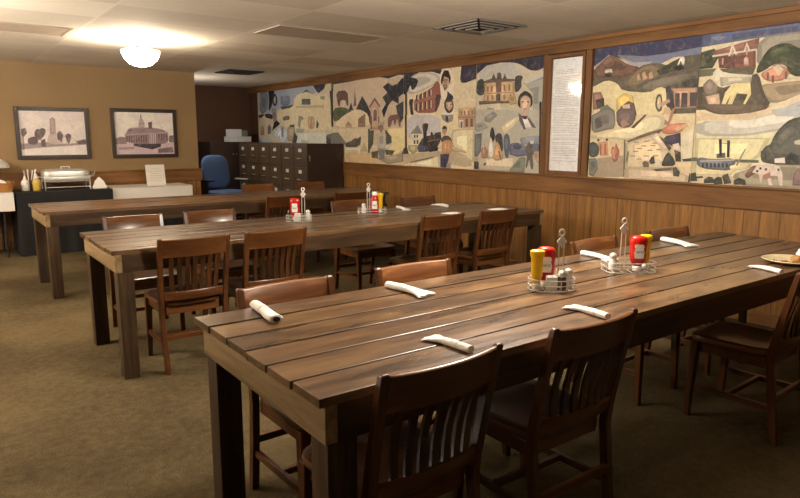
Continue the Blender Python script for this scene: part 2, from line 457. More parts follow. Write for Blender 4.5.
MURAL = [
 (8.116, 10.738, (205, 190, 155), [
  ((150, 160, 180), [(8.716,2.18),(8.501,2.054),(9.293,2.05),(9.351,1.896),(9.818,1.889),(10.042,1.802),(10.708,1.821),(10.678,2.18)]),
  ((45, 40, 75), [(8.269,2.18),(8.326,2.117),(8.501,2.054),(8.587,2.111),(8.675,2.18)]),
  ((120, 125, 135), [(10.334,2.18),(10.275,2.074),(10.349,1.859),(10.56,1.792),(10.674,1.87),(10.597,2.065),(10.611,2.18)]),
  ((35, 35, 40), [(10.027,2.18),(10.046,2.134),(10.145,1.925),(10.294,1.833),(10.249,2.049),(10.283,2.18)]),
  ((40, 40, 50), [(10.017,2.145),(9.925,2.058),(9.932,1.964),(10.035,1.902),(10.124,1.972),(10.117,2.079)]),
  ((150, 155, 170), [(10.021,2.098),(9.98,2.06),(9.985,1.978),(10.031,1.949),(10.068,1.981),(10.062,2.064)]),
  ((110, 120, 145), [(9.805,2.075),(9.699,2.075),(9.692,2.024),(9.621,2.076),(9.467,2.07),(9.45,1.922),(9.79,1.912)]),
  ((70, 75, 85), [(9.817,1.901),(9.35,1.918),(9.302,1.882),(9.767,1.853)]),
  ((218, 198, 152), [(9.293,2.05),(8.881,2.128),(8.635,2.018),(8.161,2.057),(8.117,1.499),(9.952,1.514),(9.957,1.835),(9.302,1.882)]),
  ((90, 90, 85), [(9.048,2.078),(8.881,2.139),(8.723,2.07),(8.882,2.1)]),
  ((225, 210, 170), [(9.245,2.026),(8.883,2.095),(8.547,2.004),(8.548,1.993),(8.883,2.078),(9.246,2.008)]),
  ((85, 100, 95), [(9.043,1.999),(8.754,1.986),(8.758,1.895),(9.047,1.906)]),
  ((190, 170, 125), [(9.252,1.892),(8.335,1.879),(8.337,1.831),(9.254,1.863)]),
  ((150, 150, 120), [(8.438,2.009),(8.309,2.003),(8.311,1.951),(8.439,1.967)]),
  ((40, 40, 35), [(8.16,2.077),(8.116,2.07),(8.116,1.541),(8.124,1.541),(8.133,1.892)]),
  ((110, 105, 85), [(9.749,1.712),(9.641,1.749),(9.472,1.735),(9.506,1.672),(9.593,1.683),(9.699,1.664)]),
  ((150, 140, 115), [(9.162,1.743),(8.973,1.683),(9.069,1.663),(9.134,1.53),(9.195,1.576)]),
  ((120, 130, 115), [(9.114,1.736),(9.01,1.702),(9.03,1.685),(9.106,1.704)]),
  ((190, 155, 100), [(8.855,1.692),(8.784,1.723),(8.649,1.709),(8.632,1.568),(8.702,1.515),(8.84,1.527)]),
  ((160, 120, 75), [(8.763,1.679),(8.718,1.678),(8.738,1.537),(8.784,1.537)]),
  ((60, 70, 70), [(8.561,1.664),(8.498,1.588),(8.544,1.528),(8.589,1.535)]),
  ((50, 50, 55), [(10.705,1.796),(10.153,1.805),(10.105,1.696),(10.418,1.727),(10.452,1.814),(10.535,1.742),(10.71,1.733)]),
  ((205, 185, 150), [(10.699,1.716),(10.506,1.729),(10.463,1.826),(10.423,1.734),(10.161,1.704),(10.062,1.515),(10.358,1.369),(10.726,1.394)]),
  ((160, 110, 85), [(10.629,1.544),(10.558,1.606),(10.485,1.543),(10.494,1.431),(10.638,1.431)]),
  ((120, 110, 110), [(10.343,1.566),(10.263,1.626),(10.189,1.552),(10.225,1.45),(10.352,1.451)]),
  ((150, 130, 130), [(10.148,1.877),(9.981,1.883),(9.968,1.681),(10.057,1.587),(10.117,1.684)]),
  ((30, 30, 40), [(10.082,1.635),(9.968,1.681),(9.836,1.619),(10.061,1.539),(10.164,1.503)]),
  ((150, 165, 145), [(9.247,1.535),(8.957,1.521),(9.032,1.457),(9.25,1.474)]),
  ((190, 195, 195), [(10.726,1.394),(10.298,1.394),(10.08,1.273),(10.737,1.267)]),
  ((195, 205, 222), [(10.151,1.455),(9.892,1.589),(9.705,1.571),(9.502,1.487),(9.588,1.348),(9.724,1.276),(9.858,1.287),(9.875,1.442),(10.019,1.346)]),
  ((150, 135, 110), [(9.813,1.56),(9.706,1.559),(9.717,1.394),(9.798,1.382)]),
  ((165, 150, 120), [(9.575,1.557),(9.461,1.568),(9.319,1.577),(9.277,1.44),(9.333,1.326),(9.589,1.324)]),
  ((70, 75, 70), [(9.496,1.591),(9.318,1.6),(9.31,1.559),(9.462,1.556)]),
  ((60, 70, 70), [(9.325,1.475),(9.205,1.395),(9.285,1.285),(9.411,1.297)]),
  ((212, 212, 198), [(9.202,1.451),(8.265,1.463),(8.271,1.289),(9.246,1.28)]),
  ((170, 180, 175), [(9.085,1.35),(8.802,1.329),(8.898,1.284),(9.089,1.282)]),
  ((110, 105, 105), [(8.266,1.427),(8.116,1.448),(8.116,1.291),(8.271,1.289)]),
  ((60, 60, 65), [(8.275,1.416),(8.142,1.353),(8.152,1.29),(8.279,1.289)]),
 ]),
 (6.316, 8.112, (208, 183, 138), [
  ((40, 40, 35), [(8.112,2.07),(8.054,2.061),(8.07,1.54),(8.112,1.541)]),
  ((110, 105, 105), [(8.112,1.448),(7.974,1.467),(7.757,1.416),(7.76,1.294),(8.112,1.291)]),
  ((50, 48, 50), [(8.038,1.395),(7.758,1.399),(7.758,1.375),(8.018,1.37)]),
  ((205, 180, 150), [(6.316,2.18),(6.316,1.502),(8.112,1.52),(8.112,2.18)]),
  ((55, 50, 70), [(6.316,2.18),(6.316,2.166),(6.422,2.178),(6.651,2.147),(6.854,2.18)]),
  ((70, 60, 65), [(7.328,2.18),(7.68,2.167),(8.112,2.159),(8.112,2.18)]),
  ((90, 100, 85), [(8.112,2.174),(8.041,2.17),(8.057,2.066),(8.112,2.064)]),
  ((35, 35, 35), [(8.112,2.105),(8.068,2.096),(8.066,1.55),(8.112,1.551)]),
  ((100, 65, 60), [(7.985,2.056),(7.655,2.058),(7.631,1.839),(7.688,1.841),(7.714,1.924),(7.859,1.922),(7.873,1.833),(7.92,1.843)]),
  ((80, 95, 60), [(8.071,1.81),(7.803,1.83),(7.521,1.762),(7.634,1.692),(7.925,1.639),(8.058,1.617)]),
  ((125, 85, 75), [(7.504,1.819),(7.461,2.056),(7.421,1.831)]),
  ((45, 50, 55), [(7.633,1.774),(7.563,1.888),(7.51,1.77)]),
  ((45, 50, 60), [(7.438,1.78),(7.275,1.958),(7.146,1.834),(7.06,1.72),(7.061,1.538),(7.148,1.68),(7.304,1.77)]),
  ((228, 203, 158), [(8.073,1.544),(7.866,1.668),(7.577,1.761),(7.304,1.772),(7.121,1.702),(7.087,1.533)]),
  ((150, 110, 80), [(7.386,1.643),(7.295,1.684),(7.199,1.715),(7.201,1.534),(7.388,1.536)]),
  ((190, 150, 110), [(7.723,1.576),(7.636,1.628),(7.553,1.573),(7.553,1.532),(7.723,1.534)]),
  ((195, 155, 125), [(7.069,1.812),(6.967,1.91),(6.869,1.81),(6.846,1.494),(7.072,1.496)]),
  ((130, 80, 70), [(7.115,1.8),(6.967,1.924),(6.825,1.803),(6.854,1.793),(6.967,1.88),(7.074,1.79)]),
  ((110, 90, 90), [(6.999,1.746),(6.963,1.772),(6.919,1.743),(6.919,1.614),(7.0,1.615)]),
  ((120, 70, 62), [(7.065,1.678),(7.035,1.677),(7.036,1.496),(7.067,1.496)]),
  ((120, 70, 62), [(6.884,1.674),(6.855,1.673),(6.856,1.494),(6.885,1.494)]),
  ((215, 195, 152), [(8.112,1.52),(7.124,1.51),(7.127,1.183),(8.112,1.163)]),
  ((120, 115, 110), [(8.112,1.46),(7.93,1.464),(7.672,1.292),(8.112,1.282)]),
  ((85, 75, 65), [(7.729,1.313),(7.586,1.332),(7.473,1.382),(7.391,1.368),(7.298,1.417),(7.339,1.258),(7.73,1.247)]),
  ((190, 165, 120), [(7.34,1.193),(7.231,1.325),(7.137,1.197)]),
  ((228, 218, 192), [(7.73,1.238),(7.339,1.243),(7.34,1.17),(7.378,1.169),(7.377,1.216),(7.673,1.211),(7.686,1.163),(7.732,1.162)]),
  ((60, 65, 60), [(7.129,1.51),(7.087,1.51),(7.091,1.181),(7.132,1.18)]),
  ((70, 80, 75), [(7.124,1.482),(6.986,1.487),(7.008,1.299),(7.09,1.221)]),
  ((70, 78, 78), [(6.724,1.493),(6.582,1.451),(6.549,1.33),(6.691,1.293)]),
  ((232, 212, 142), [(6.724,1.507),(6.316,1.507),(6.316,1.238),(6.549,1.14),(6.701,1.15),(6.535,1.37)]),
  ((218, 182, 118), [(7.79,1.17),(6.923,1.159),(6.898,1.061),(8.106,1.036),(8.112,1.036),(8.112,1.101)]),
  ((160, 145, 125), [(6.948,1.116),(6.511,1.168),(6.316,1.194),(6.316,1.086),(6.653,1.041)]),
  ((215, 205, 185), [(7.023,1.29),(6.605,1.294),(6.605,1.256),(7.023,1.25)]),
  ((40, 42, 55), [(6.77,2.049),(6.652,2.095),(6.558,2.049),(6.444,2.068),(6.355,2.127),(6.316,2.136),(6.316,1.942),(6.421,1.898),(6.412,1.814),(6.558,1.865),(6.652,1.802),(6.748,1.648),(6.796,1.739),(6.699,1.831),(6.781,1.915),(6.666,1.968)]),
  ((55, 55, 65), [(6.476,1.795),(6.316,1.844),(6.316,1.63),(6.375,1.577),(6.443,1.689)]),
  ((60, 50, 45), [(6.316,1.188),(6.351,1.185),(6.316,1.227)]),
  ((120, 75, 60), [(6.652,1.673),(6.398,1.688),(6.366,1.524),(6.411,1.525),(6.439,1.649),(6.507,1.526),(6.535,1.638),(6.6,1.522),(6.662,1.528)]),
  ((80, 80, 65), [(7.049,1.193),(6.887,1.216),(6.888,1.112),(7.04,1.114)]),
  ((80, 80, 65), [(6.725,1.232),(6.497,1.222),(6.558,1.162),(6.701,1.164)]),
  ((120, 120, 120), [(6.897,1.235),(6.72,1.238),(6.745,1.099),(6.838,1.096)]),
  ((192, 182, 168), [(6.916,1.431),(6.807,1.458),(6.691,1.435),(6.72,1.232),(6.887,1.23)]),
  ((150, 115, 90), [(6.86,1.563),(6.772,1.573),(6.758,1.501),(6.817,1.452),(6.87,1.508)]),
  ((170, 155, 130), [(6.885,1.585),(6.748,1.6),(6.734,1.561),(6.875,1.547)]),
 ]),
 (4.982, 6.312, (222, 202, 162), [
  ((222, 202, 162), [(4.982,2.18),(4.982,1.584),(6.312,1.611),(6.312,2.18)]),
  ((50, 48, 75), [(5.577,2.18),(5.583,2.119),(5.751,2.162),(6.006,2.175),(6.249,2.095),(6.312,2.104),(6.312,2.18)]),
  ((215, 206, 196), [(6.225,2.108),(6.078,2.167),(5.819,2.167),(5.616,2.108),(5.588,2.037),(5.909,1.959),(6.1,1.919),(6.248,1.941)]),
  ((145, 72, 60), [(6.099,1.879),(5.759,1.971),(5.67,2.059),(5.61,2.025),(5.574,1.885),(5.609,1.775),(5.674,1.677),(6.097,1.689)]),
  ((82, 50, 60), [(5.678,1.89),(5.574,1.896),(5.609,1.775),(5.692,1.677)]),
  ((165, 90, 70), [(6.099,1.816),(5.678,1.89),(5.678,1.869),(6.098,1.797)]),
  ((70, 45, 50), [(6.063,1.907),(6.029,1.914),(6.028,1.841),(6.062,1.837)]),
  ((215, 195, 172), [(6.029,1.911),(6.008,1.915),(6.007,1.846),(6.028,1.843)]),
  ((75, 48, 50), [(6.062,1.805),(6.028,1.811),(6.027,1.713),(6.061,1.708)]),
  ((218, 190, 150), [(6.028,1.803),(6.006,1.808),(6.005,1.715),(6.027,1.713)]),
  ((70, 45, 50), [(5.977,1.921),(5.944,1.928),(5.943,1.856),(5.976,1.852)]),
  ((215, 195, 172), [(5.943,1.925),(5.922,1.93),(5.921,1.861),(5.943,1.857)]),
  ((75, 48, 50), [(5.975,1.813),(5.942,1.819),(5.941,1.722),(5.974,1.717)]),
  ((218, 190, 150), [(5.942,1.811),(5.921,1.816),(5.919,1.724),(5.941,1.722)]),
  ((70, 45, 50), [(5.892,1.935),(5.859,1.942),(5.858,1.871),(5.891,1.867)]),
  ((215, 195, 172), [(5.859,1.939),(5.838,1.943),(5.837,1.875),(5.858,1.872)]),
  ((75, 48, 50), [(5.89,1.821),(5.858,1.827),(5.856,1.731),(5.889,1.726)]),
  ((218, 190, 150), [(5.857,1.819),(5.837,1.824),(5.835,1.733),(5.856,1.731)]),
  ((70, 45, 50), [(5.809,1.949),(5.777,1.956),(5.775,1.885),(5.807,1.881)]),
  ((215, 195, 172), [(5.777,1.953),(5.756,1.957),(5.755,1.89),(5.775,1.887)]),
  ((75, 48, 50), [(5.807,1.829),(5.775,1.834),(5.773,1.739),(5.805,1.735)]),
  ((218, 190, 150), [(5.774,1.827),(5.754,1.832),(5.752,1.741),(5.773,1.739)]),
  ((228, 212, 175), [(6.097,1.692),(5.674,1.68),(5.583,1.596),(6.096,1.606)]),
  ((45, 45, 60), [(6.312,2.141),(6.25,2.142),(6.0,2.096),(6.076,1.983),(6.149,1.972),(6.174,2.047),(6.248,1.926),(6.312,1.927)]),
  ((60, 55, 50), [(6.286,1.935),(6.243,1.933),(6.236,1.609),(6.277,1.61)]),
  ((55, 55, 65), [(6.21,1.858),(6.104,1.868),(6.135,1.781),(6.092,1.633),(6.159,1.649),(6.184,1.753)]),
  ((230, 216, 192), [(5.605,2.134),(5.519,2.18),(5.475,2.18),(5.37,2.13),(5.346,1.994),(5.352,1.82),(5.327,1.697),(5.367,1.592),(5.572,1.596),(5.521,1.786),(5.577,1.844),(5.603,2.011)]),
  ((45, 45, 60), [(5.464,1.923),(5.363,1.861),(5.356,1.82),(5.437,1.837),(5.488,1.76),(5.526,1.786),(5.469,1.866)]),
  ((195, 155, 122), [(5.565,2.09),(5.453,2.089),(5.432,2.013),(5.465,1.954),(5.521,1.944),(5.565,2.001)]),
  ((45, 35, 35), [(5.588,2.044),(5.568,2.111),(5.53,2.162),(5.448,2.152),(5.406,2.065),(5.425,1.986),(5.446,2.068),(5.524,2.094),(5.557,2.021),(5.57,1.995)]),
  ((110, 80, 65), [(5.543,1.996),(5.47,1.995),(5.482,1.942),(5.52,1.93)]),
  ((195, 155, 122), [(5.522,1.985),(5.487,1.983),(5.493,1.97),(5.517,1.971)]),
  ((60, 45, 42), [(5.549,2.055),(5.514,2.055),(5.514,2.046),(5.549,2.045)]),
  ((60, 45, 42), [(5.489,2.055),(5.459,2.053),(5.458,2.043),(5.488,2.045)]),
  ((75, 58, 48), [(5.521,1.779),(5.463,1.855),(5.373,1.827),(5.344,1.752),(5.375,1.682),(5.45,1.666),(5.509,1.723)]),
  ((195, 155, 120), [(5.487,1.798),(5.383,1.803),(5.364,1.739),(5.422,1.693),(5.477,1.729)]),
  ((75, 58, 48), [(5.465,1.767),(5.439,1.769),(5.439,1.761),(5.465,1.759)]),
  ((75, 58, 48), [(5.414,1.771),(5.384,1.772),(5.384,1.764),(5.413,1.762)]),
  ((120, 110, 110), [(5.562,1.628),(5.475,1.653),(5.431,1.618),(5.368,1.657),(5.334,1.616),(5.367,1.592),(5.539,1.595)]),
  ((50, 45, 75), [(4.982,2.18),(4.982,2.028),(5.054,2.015),(5.162,1.993),(5.247,2.007),(5.229,2.18)]),
  ((195, 155, 108), [(5.266,1.719),(5.164,1.732),(4.982,1.729),(4.982,1.584),(5.252,1.589)]),
  ((150, 105, 75), [(5.228,1.687),(5.199,1.686),(5.197,1.606),(5.226,1.606)]),
  ((150, 105, 75), [(5.173,1.689),(5.145,1.688),(5.142,1.608),(5.171,1.609)]),
  ((150, 105, 75), [(5.107,1.693),(5.079,1.692),(5.077,1.612),(5.104,1.613)]),
  ((150, 105, 75), [(5.044,1.695),(5.016,1.694),(5.014,1.615),(5.041,1.615)]),
  ((215, 185, 140), [(5.27,1.725),(4.982,1.733),(4.982,1.719),(5.27,1.711)]),
  ((226, 207, 162), [(6.312,1.676),(4.982,1.641),(4.982,1.036),(6.312,1.036)]),
  ((202, 196, 202), [(6.234,1.671),(5.607,1.655),(5.558,1.443),(5.831,1.43),(5.9,1.372),(6.232,1.363)]),
  ((228, 208, 152), [(6.312,1.507),(6.281,1.507),(6.29,1.234),(6.312,1.229)]),
  ((190, 170, 135), [(6.312,1.181),(6.205,1.19),(5.576,1.231),(5.358,1.249),(5.087,1.186),(5.027,1.16),(5.023,1.053),(5.551,1.089),(5.803,1.154),(6.191,1.068),(6.312,1.05)]),
  ((60, 50, 45), [(6.285,1.678),(6.242,1.677),(6.231,1.268),(6.197,1.187),(6.312,1.182),(6.312,1.248),(6.277,1.267)]),
  ((128, 128, 132), [(6.164,1.436),(6.023,1.543),(6.01,1.542),(5.918,1.435)]),
  ((226, 216, 186), [(6.137,1.438),(5.925,1.438),(5.907,1.302),(6.136,1.299)]),
  ((70, 70, 75), [(6.09,1.425),(6.058,1.425),(6.057,1.386),(6.089,1.386)]),
  ((70, 70, 75), [(6.038,1.426),(6.007,1.426),(6.006,1.388),(6.038,1.388)]),
  ((70, 70, 75), [(6.094,1.359),(6.06,1.36),(6.059,1.312),(6.094,1.312)]),
  ((70, 70, 75), [(6.033,1.361),(5.999,1.361),(5.998,1.314),(6.032,1.314)]),
  ((200, 190, 160), [(6.136,1.376),(5.912,1.376),(5.912,1.368),(6.136,1.367)]),
  ((165, 150, 115), [(6.206,1.293),(6.008,1.298),(6.019,1.223),(6.105,1.181),(6.205,1.232)]),
  ((65, 60, 75), [(6.02,1.28),(5.901,1.401),(5.772,1.416),(5.591,1.444),(5.558,1.243),(5.994,1.206)]),
  ((50, 45, 55), [(5.931,1.547),(5.868,1.566),(5.805,1.557),(5.809,1.517),(5.842,1.445),(5.812,1.268),(5.887,1.267),(5.901,1.445)]),
  ((60, 55, 65), [(5.765,1.404),(5.757,1.451),(5.734,1.461),(5.715,1.447),(5.71,1.404)]),
  ((58, 53, 63), [(5.686,1.444),(5.569,1.46),(5.552,1.366),(5.673,1.366)]),
  ((75, 75, 112), [(6.0,1.29),(5.852,1.292),(5.86,1.214),(5.994,1.212)]),
  ((48, 43, 48), [(5.806,1.336),(5.641,1.359),(5.616,1.235),(5.781,1.216)]),
  ((120, 95, 70), [(5.818,1.351),(5.59,1.38),(5.59,1.366),(5.817,1.335)]),
  ((110, 100, 75), [(6.166,1.087),(5.699,1.167),(5.721,1.142),(6.154,1.073)]),
  ((232, 217, 178), [(6.191,1.053),(5.575,1.174),(5.561,1.039),(5.771,1.036),(6.191,1.036)]),
  ((226, 211, 168), [(5.385,1.47),(5.239,1.494),(4.982,1.495),(4.982,1.106),(5.107,1.158),(5.14,1.239),(5.359,1.263)]),
  ((190, 165, 125), [(5.358,1.256),(5.14,1.242),(5.108,1.213),(5.19,1.224),(5.358,1.235)]),
  ((150, 145, 150), [(5.473,1.057),(5.372,1.112),(5.379,1.036),(5.472,1.036)]),
  ((185, 145, 115), [(5.537,1.506),(5.468,1.52),(5.458,1.457),(5.498,1.418),(5.541,1.455)]),
  ((50, 40, 40), [(5.546,1.502),(5.507,1.531),(5.459,1.515),(5.454,1.464),(5.48,1.496),(5.533,1.488)]),
  ((90, 65, 75), [(5.572,1.366),(5.496,1.422),(5.394,1.401),(5.356,1.346),(5.377,1.297),(5.559,1.295)]),
  ((202, 142, 76), [(5.551,1.342),(5.447,1.369),(5.357,1.356),(5.354,1.235),(5.417,1.195),(5.535,1.192)]),
  ((170, 110, 60), [(5.457,1.352),(5.442,1.353),(5.439,1.208),(5.454,1.208)]),
  ((218, 192, 162), [(5.626,1.28),(5.561,1.356),(5.529,1.334),(5.572,1.254)]),
  ((60, 55, 88), [(5.568,1.196),(5.406,1.199),(5.426,1.119),(5.466,1.038),(5.565,1.04)]),
  ((40, 38, 60), [(5.495,1.169),(5.482,1.169),(5.474,1.041),(5.492,1.04)]),
  ((150, 140, 135), [(5.558,1.656),(5.343,1.65),(5.362,1.58),(5.447,1.558),(5.539,1.604)]),
  ((60, 55, 65), [(5.486,1.64),(5.438,1.639),(5.426,1.581),(5.473,1.571)]),
  ((185, 142, 102), [(5.264,1.648),(4.982,1.641),(4.982,1.504),(5.249,1.497)]),
  ((216, 206, 196), [(5.242,1.588),(5.168,1.59),(5.166,1.501),(5.229,1.5)]),
  ((120, 80, 70), [(5.216,1.57),(5.184,1.57),(5.182,1.503),(5.215,1.503)]),
  ((120, 80, 70), [(5.136,1.602),(5.092,1.601),(5.089,1.511),(5.133,1.511)]),
  ((120, 80, 70), [(5.056,1.603),(5.013,1.602),(5.01,1.513),(5.054,1.513)]),
  ((140, 95, 70), [(5.263,1.625),(4.982,1.621),(4.982,1.611),(5.263,1.615)]),
 ]),
 (4.014, 4.978, (200, 188, 162), [
  ((206, 192, 164), [(4.014,2.18),(4.014,1.611),(4.978,1.635),(4.978,2.18)]),
  ((48, 45, 72), [(4.629,2.18),(4.613,2.169),(4.67,2.164),(4.827,2.154),(4.967,2.08),(4.978,2.079),(4.978,2.18)]),
  ((52, 50, 75), [(4.014,2.18),(4.014,2.072),(4.105,2.043),(4.209,2.057),(4.317,2.117),(4.426,2.153),(4.613,2.166),(4.649,2.18)]),
  ((196, 192, 187), [(4.966,2.062),(4.827,2.145),(4.613,2.162),(4.444,2.148),(4.332,2.074),(4.31,1.969),(4.437,1.98),(4.686,2.075),(4.841,1.991)]),
  ((175, 175, 167), [(4.291,1.942),(4.014,1.986),(4.014,1.61),(4.135,1.613),(4.163,1.832)]),
  ((205, 200, 190), [(4.282,1.948),(4.016,2.03),(4.014,1.986),(4.254,1.924)]),
  ((70, 72, 72), [(4.968,2.0),(4.914,2.024),(4.858,2.009),(4.842,1.854),(4.934,1.842),(4.978,1.882),(4.978,1.938)]),
  ((75, 75, 78), [(4.41,2.002),(4.366,2.022),(4.29,2.006),(4.318,1.957),(4.307,1.904),(4.358,1.853),(4.404,1.855)]),
  ((208, 168, 114), [(4.851,1.992),(4.409,1.982),(4.403,1.845),(4.386,1.755),(4.884,1.759),(4.847,1.882)]),
  ((110, 90, 75), [(4.876,1.991),(4.742,2.015),(4.41,1.986),(4.403,1.965),(4.865,1.974)]),
  ((85, 85, 85), [(4.752,1.996),(4.715,2.067),(4.673,1.994)]),
  ((85, 85, 85), [(4.671,1.998),(4.662,2.06),(4.636,2.071),(4.607,2.059),(4.593,1.995)]),
  ((85, 85, 85), [(4.581,1.991),(4.551,2.054),(4.517,1.99)]),
  ((125, 85, 75), [(4.682,1.978),(4.596,1.978),(4.591,1.865),(4.67,1.864)]),
  ((150, 105, 78), [(4.813,1.938),(4.785,1.936),(4.783,1.873),(4.811,1.874)]),
  ((150, 105, 78), [(4.751,1.939),(4.724,1.938),(4.721,1.875),(4.749,1.876)]),
  ((150, 105, 78), [(4.565,1.936),(4.539,1.934),(4.536,1.873),(4.563,1.874)]),
  ((150, 105, 78), [(4.494,1.937),(4.468,1.935),(4.465,1.874),(4.491,1.876)]),
  ((150, 110, 82), [(4.81,1.841),(4.782,1.84),(4.779,1.785),(4.808,1.786)]),
  ((150, 110, 82), [(4.74,1.84),(4.712,1.839),(4.71,1.784),(4.738,1.786)]),
  ((150, 110, 82), [(4.561,1.837),(4.535,1.836),(4.532,1.782),(4.559,1.783)]),
  ((150, 110, 82), [(4.471,1.835),(4.445,1.834),(4.443,1.781),(4.469,1.782)]),
  ((85, 75, 78), [(4.669,1.842),(4.639,1.864),(4.605,1.845),(4.602,1.765),(4.666,1.764)]),
  ((185, 140, 95), [(4.847,1.868),(4.404,1.86),(4.403,1.847),(4.846,1.854)]),
  ((100, 85, 70), [(4.932,1.786),(4.427,1.762),(4.426,1.743),(4.673,1.75),(4.925,1.746)]),
  ((188, 152, 92), [(4.492,1.799),(4.43,1.82),(4.378,1.807),(4.367,1.735),(4.463,1.726)]),
  ((225, 212, 178), [(4.673,1.75),(4.605,1.75),(4.581,1.628),(4.688,1.63)]),
  ((150, 150, 145), [(4.791,1.714),(4.691,1.696),(4.669,1.63),(4.828,1.634)]),
  ((62, 56, 56), [(4.36,1.735),(4.339,1.822),(4.255,1.865),(4.167,1.82),(4.146,1.729),(4.173,1.692),(4.314,1.684)]),
  ((207, 172, 142), [(4.322,1.775),(4.281,1.812),(4.231,1.813),(4.181,1.782),(4.171,1.717),(4.21,1.652),(4.208,1.615),(4.293,1.617),(4.311,1.697)]),
  ((95, 75, 68), [(4.3,1.755),(4.264,1.757),(4.264,1.747),(4.299,1.743)]),
  ((95, 75, 68), [(4.229,1.756),(4.194,1.752),(4.193,1.741),(4.228,1.745)]),
  ((165, 120, 100), [(4.27,1.685),(4.222,1.684),(4.225,1.673),(4.264,1.673)]),
  ((188, 182, 166), [(4.978,1.696),(4.045,1.665),(4.014,1.073),(4.014,1.036),(4.978,1.036)]),
  ((142, 142, 142), [(4.837,1.608),(4.693,1.672),(4.64,1.624),(4.751,1.552),(4.836,1.568)]),
  ((216, 202, 168), [(4.594,1.488),(4.449,1.578),(4.261,1.635),(4.387,1.507),(4.541,1.416)]),
  ((160, 160, 155), [(4.978,1.542),(4.857,1.557),(4.77,1.497),(4.94,1.454),(4.978,1.475)]),
  ((145, 150, 166), [(4.306,1.388),(4.139,1.409),(4.032,1.411),(4.028,1.335),(4.283,1.319)]),
  ((105, 110, 136), [(4.461,1.324),(4.342,1.346),(4.208,1.301),(4.028,1.344),(4.022,1.231),(4.432,1.185)]),
  ((75, 80, 108), [(4.398,1.308),(4.341,1.339),(4.273,1.301),(4.3,1.27),(4.377,1.275)]),
  ((110, 115, 120), [(4.978,1.427),(4.87,1.439),(4.876,1.245),(4.931,1.181),(4.978,1.18)]),
  ((197, 182, 157), [(4.978,1.169),(4.432,1.185),(4.231,1.204),(4.223,1.036),(4.978,1.036)]),
  ((226, 217, 207), [(4.332,1.633),(4.255,1.587),(4.181,1.588),(4.098,1.487),(4.249,1.475),(4.294,1.544)]),
  ((202, 167, 137), [(4.319,1.674),(4.207,1.67),(4.208,1.611),(4.278,1.604)]),
  ((105, 95, 110), [(4.336,1.644),(4.288,1.615),(4.225,1.475),(4.253,1.475),(4.317,1.558)]),
  ((105, 95, 110), [(4.218,1.6),(4.181,1.586),(4.086,1.487),(4.144,1.494)]),
  ((75, 55, 60), [(4.293,1.61),(4.208,1.608),(4.221,1.576),(4.258,1.576)]),
  ((55, 55, 65), [(4.741,1.465),(4.708,1.511),(4.681,1.479),(4.658,1.395),(4.696,1.331),(4.739,1.395)]),
  ((70, 70, 80), [(4.666,1.406),(4.618,1.441),(4.557,1.429),(4.53,1.252),(4.594,1.248),(4.643,1.337)]),
  ((90, 100, 122), [(4.534,1.412),(4.486,1.437),(4.451,1.409),(4.434,1.338),(4.457,1.179),(4.501,1.183),(4.53,1.309)]),
  ((232, 217, 192), [(4.756,1.304),(4.729,1.409),(4.697,1.351),(4.668,1.249),(4.69,1.17),(4.751,1.168)]),
  ((207, 152, 86), [(4.67,1.242),(4.639,1.354),(4.608,1.344),(4.527,1.194),(4.546,1.153),(4.677,1.144)]),
  ((165, 112, 86), [(4.872,1.253),(4.831,1.323),(4.765,1.247),(4.775,1.17),(4.858,1.165)]),
  ((220, 190, 150), [(4.857,1.302),(4.84,1.32),(4.818,1.303),(4.834,1.276)]),
  ((140, 105, 80), [(4.611,1.25),(4.59,1.253),(4.551,1.179),(4.574,1.161)]),
  ((136, 141, 127), [(4.43,1.061),(4.296,1.189),(4.212,1.191),(4.228,1.036),(4.429,1.036)]),
  ((100, 95, 95), [(4.225,1.268),(4.177,1.351),(4.121,1.341),(4.128,1.259),(4.097,1.078),(4.137,1.074),(4.161,1.189),(4.188,1.086),(4.212,1.085),(4.189,1.216)]),
  ((222, 217, 207), [(4.159,1.362),(4.115,1.365),(4.11,1.333),(4.154,1.33)]),
  ((186, 151, 121), [(4.106,1.252),(4.038,1.26),(4.024,1.125),(4.069,1.162),(4.095,1.175)]),
  ((60, 55, 65), [(4.978,1.131),(4.903,1.125),(4.9,1.046),(4.978,1.043)]),
  ((70, 62, 60), [(4.824,1.112),(4.781,1.121),(4.797,1.091),(4.823,1.09)]),
  ((45, 40, 40), [(4.054,1.742),(4.031,1.741),(4.014,1.181),(4.014,1.036),(4.028,1.036)]),
 ]),
 (2.436, 3.436, (217, 193, 143), [
  ((56, 56, 96), [(2.436,2.18),(2.436,2.03),(2.65,2.04),(2.878,2.013),(2.99,2.001),(3.142,2.062),(3.269,2.119),(3.436,2.027),(3.436,2.18)]),
  ((112, 118, 150), [(3.199,2.106),(2.924,2.069),(2.705,2.072),(2.436,2.093),(2.436,2.02),(2.65,2.04),(2.806,1.98),(3.019,1.998)]),
  ((162, 162, 174), [(3.174,2.088),(3.021,2.026),(2.85,2.021),(2.89,1.992),(3.033,1.993)]),
  ((150, 150, 166), [(3.432,2.025),(3.284,2.116),(3.253,2.108),(3.388,2.006)]),
  ((96, 89, 76), [(3.436,1.958),(3.323,1.988),(3.058,1.929),(2.961,1.996),(2.822,2.008),(2.697,1.974),(2.598,2.035),(2.436,2.04),(2.436,1.569),(3.417,1.594),(3.436,1.894)]),
  ((122, 82, 66), [(3.436,1.997),(3.276,2.116),(3.221,2.103),(3.079,2.012),(2.953,1.983),(3.057,1.91),(3.432,1.923)]),
  ((140, 98, 78), [(3.358,2.043),(3.276,2.107),(3.235,2.071),(3.279,2.036)]),
  ((137, 112, 82), [(3.12,1.851),(2.96,1.984),(2.849,2.001),(2.77,1.956),(2.772,1.893),(2.909,1.866),(3.006,1.818)]),
  ((190, 145, 108), [(2.942,1.926),(2.918,1.949),(2.887,1.885),(2.923,1.873)]),
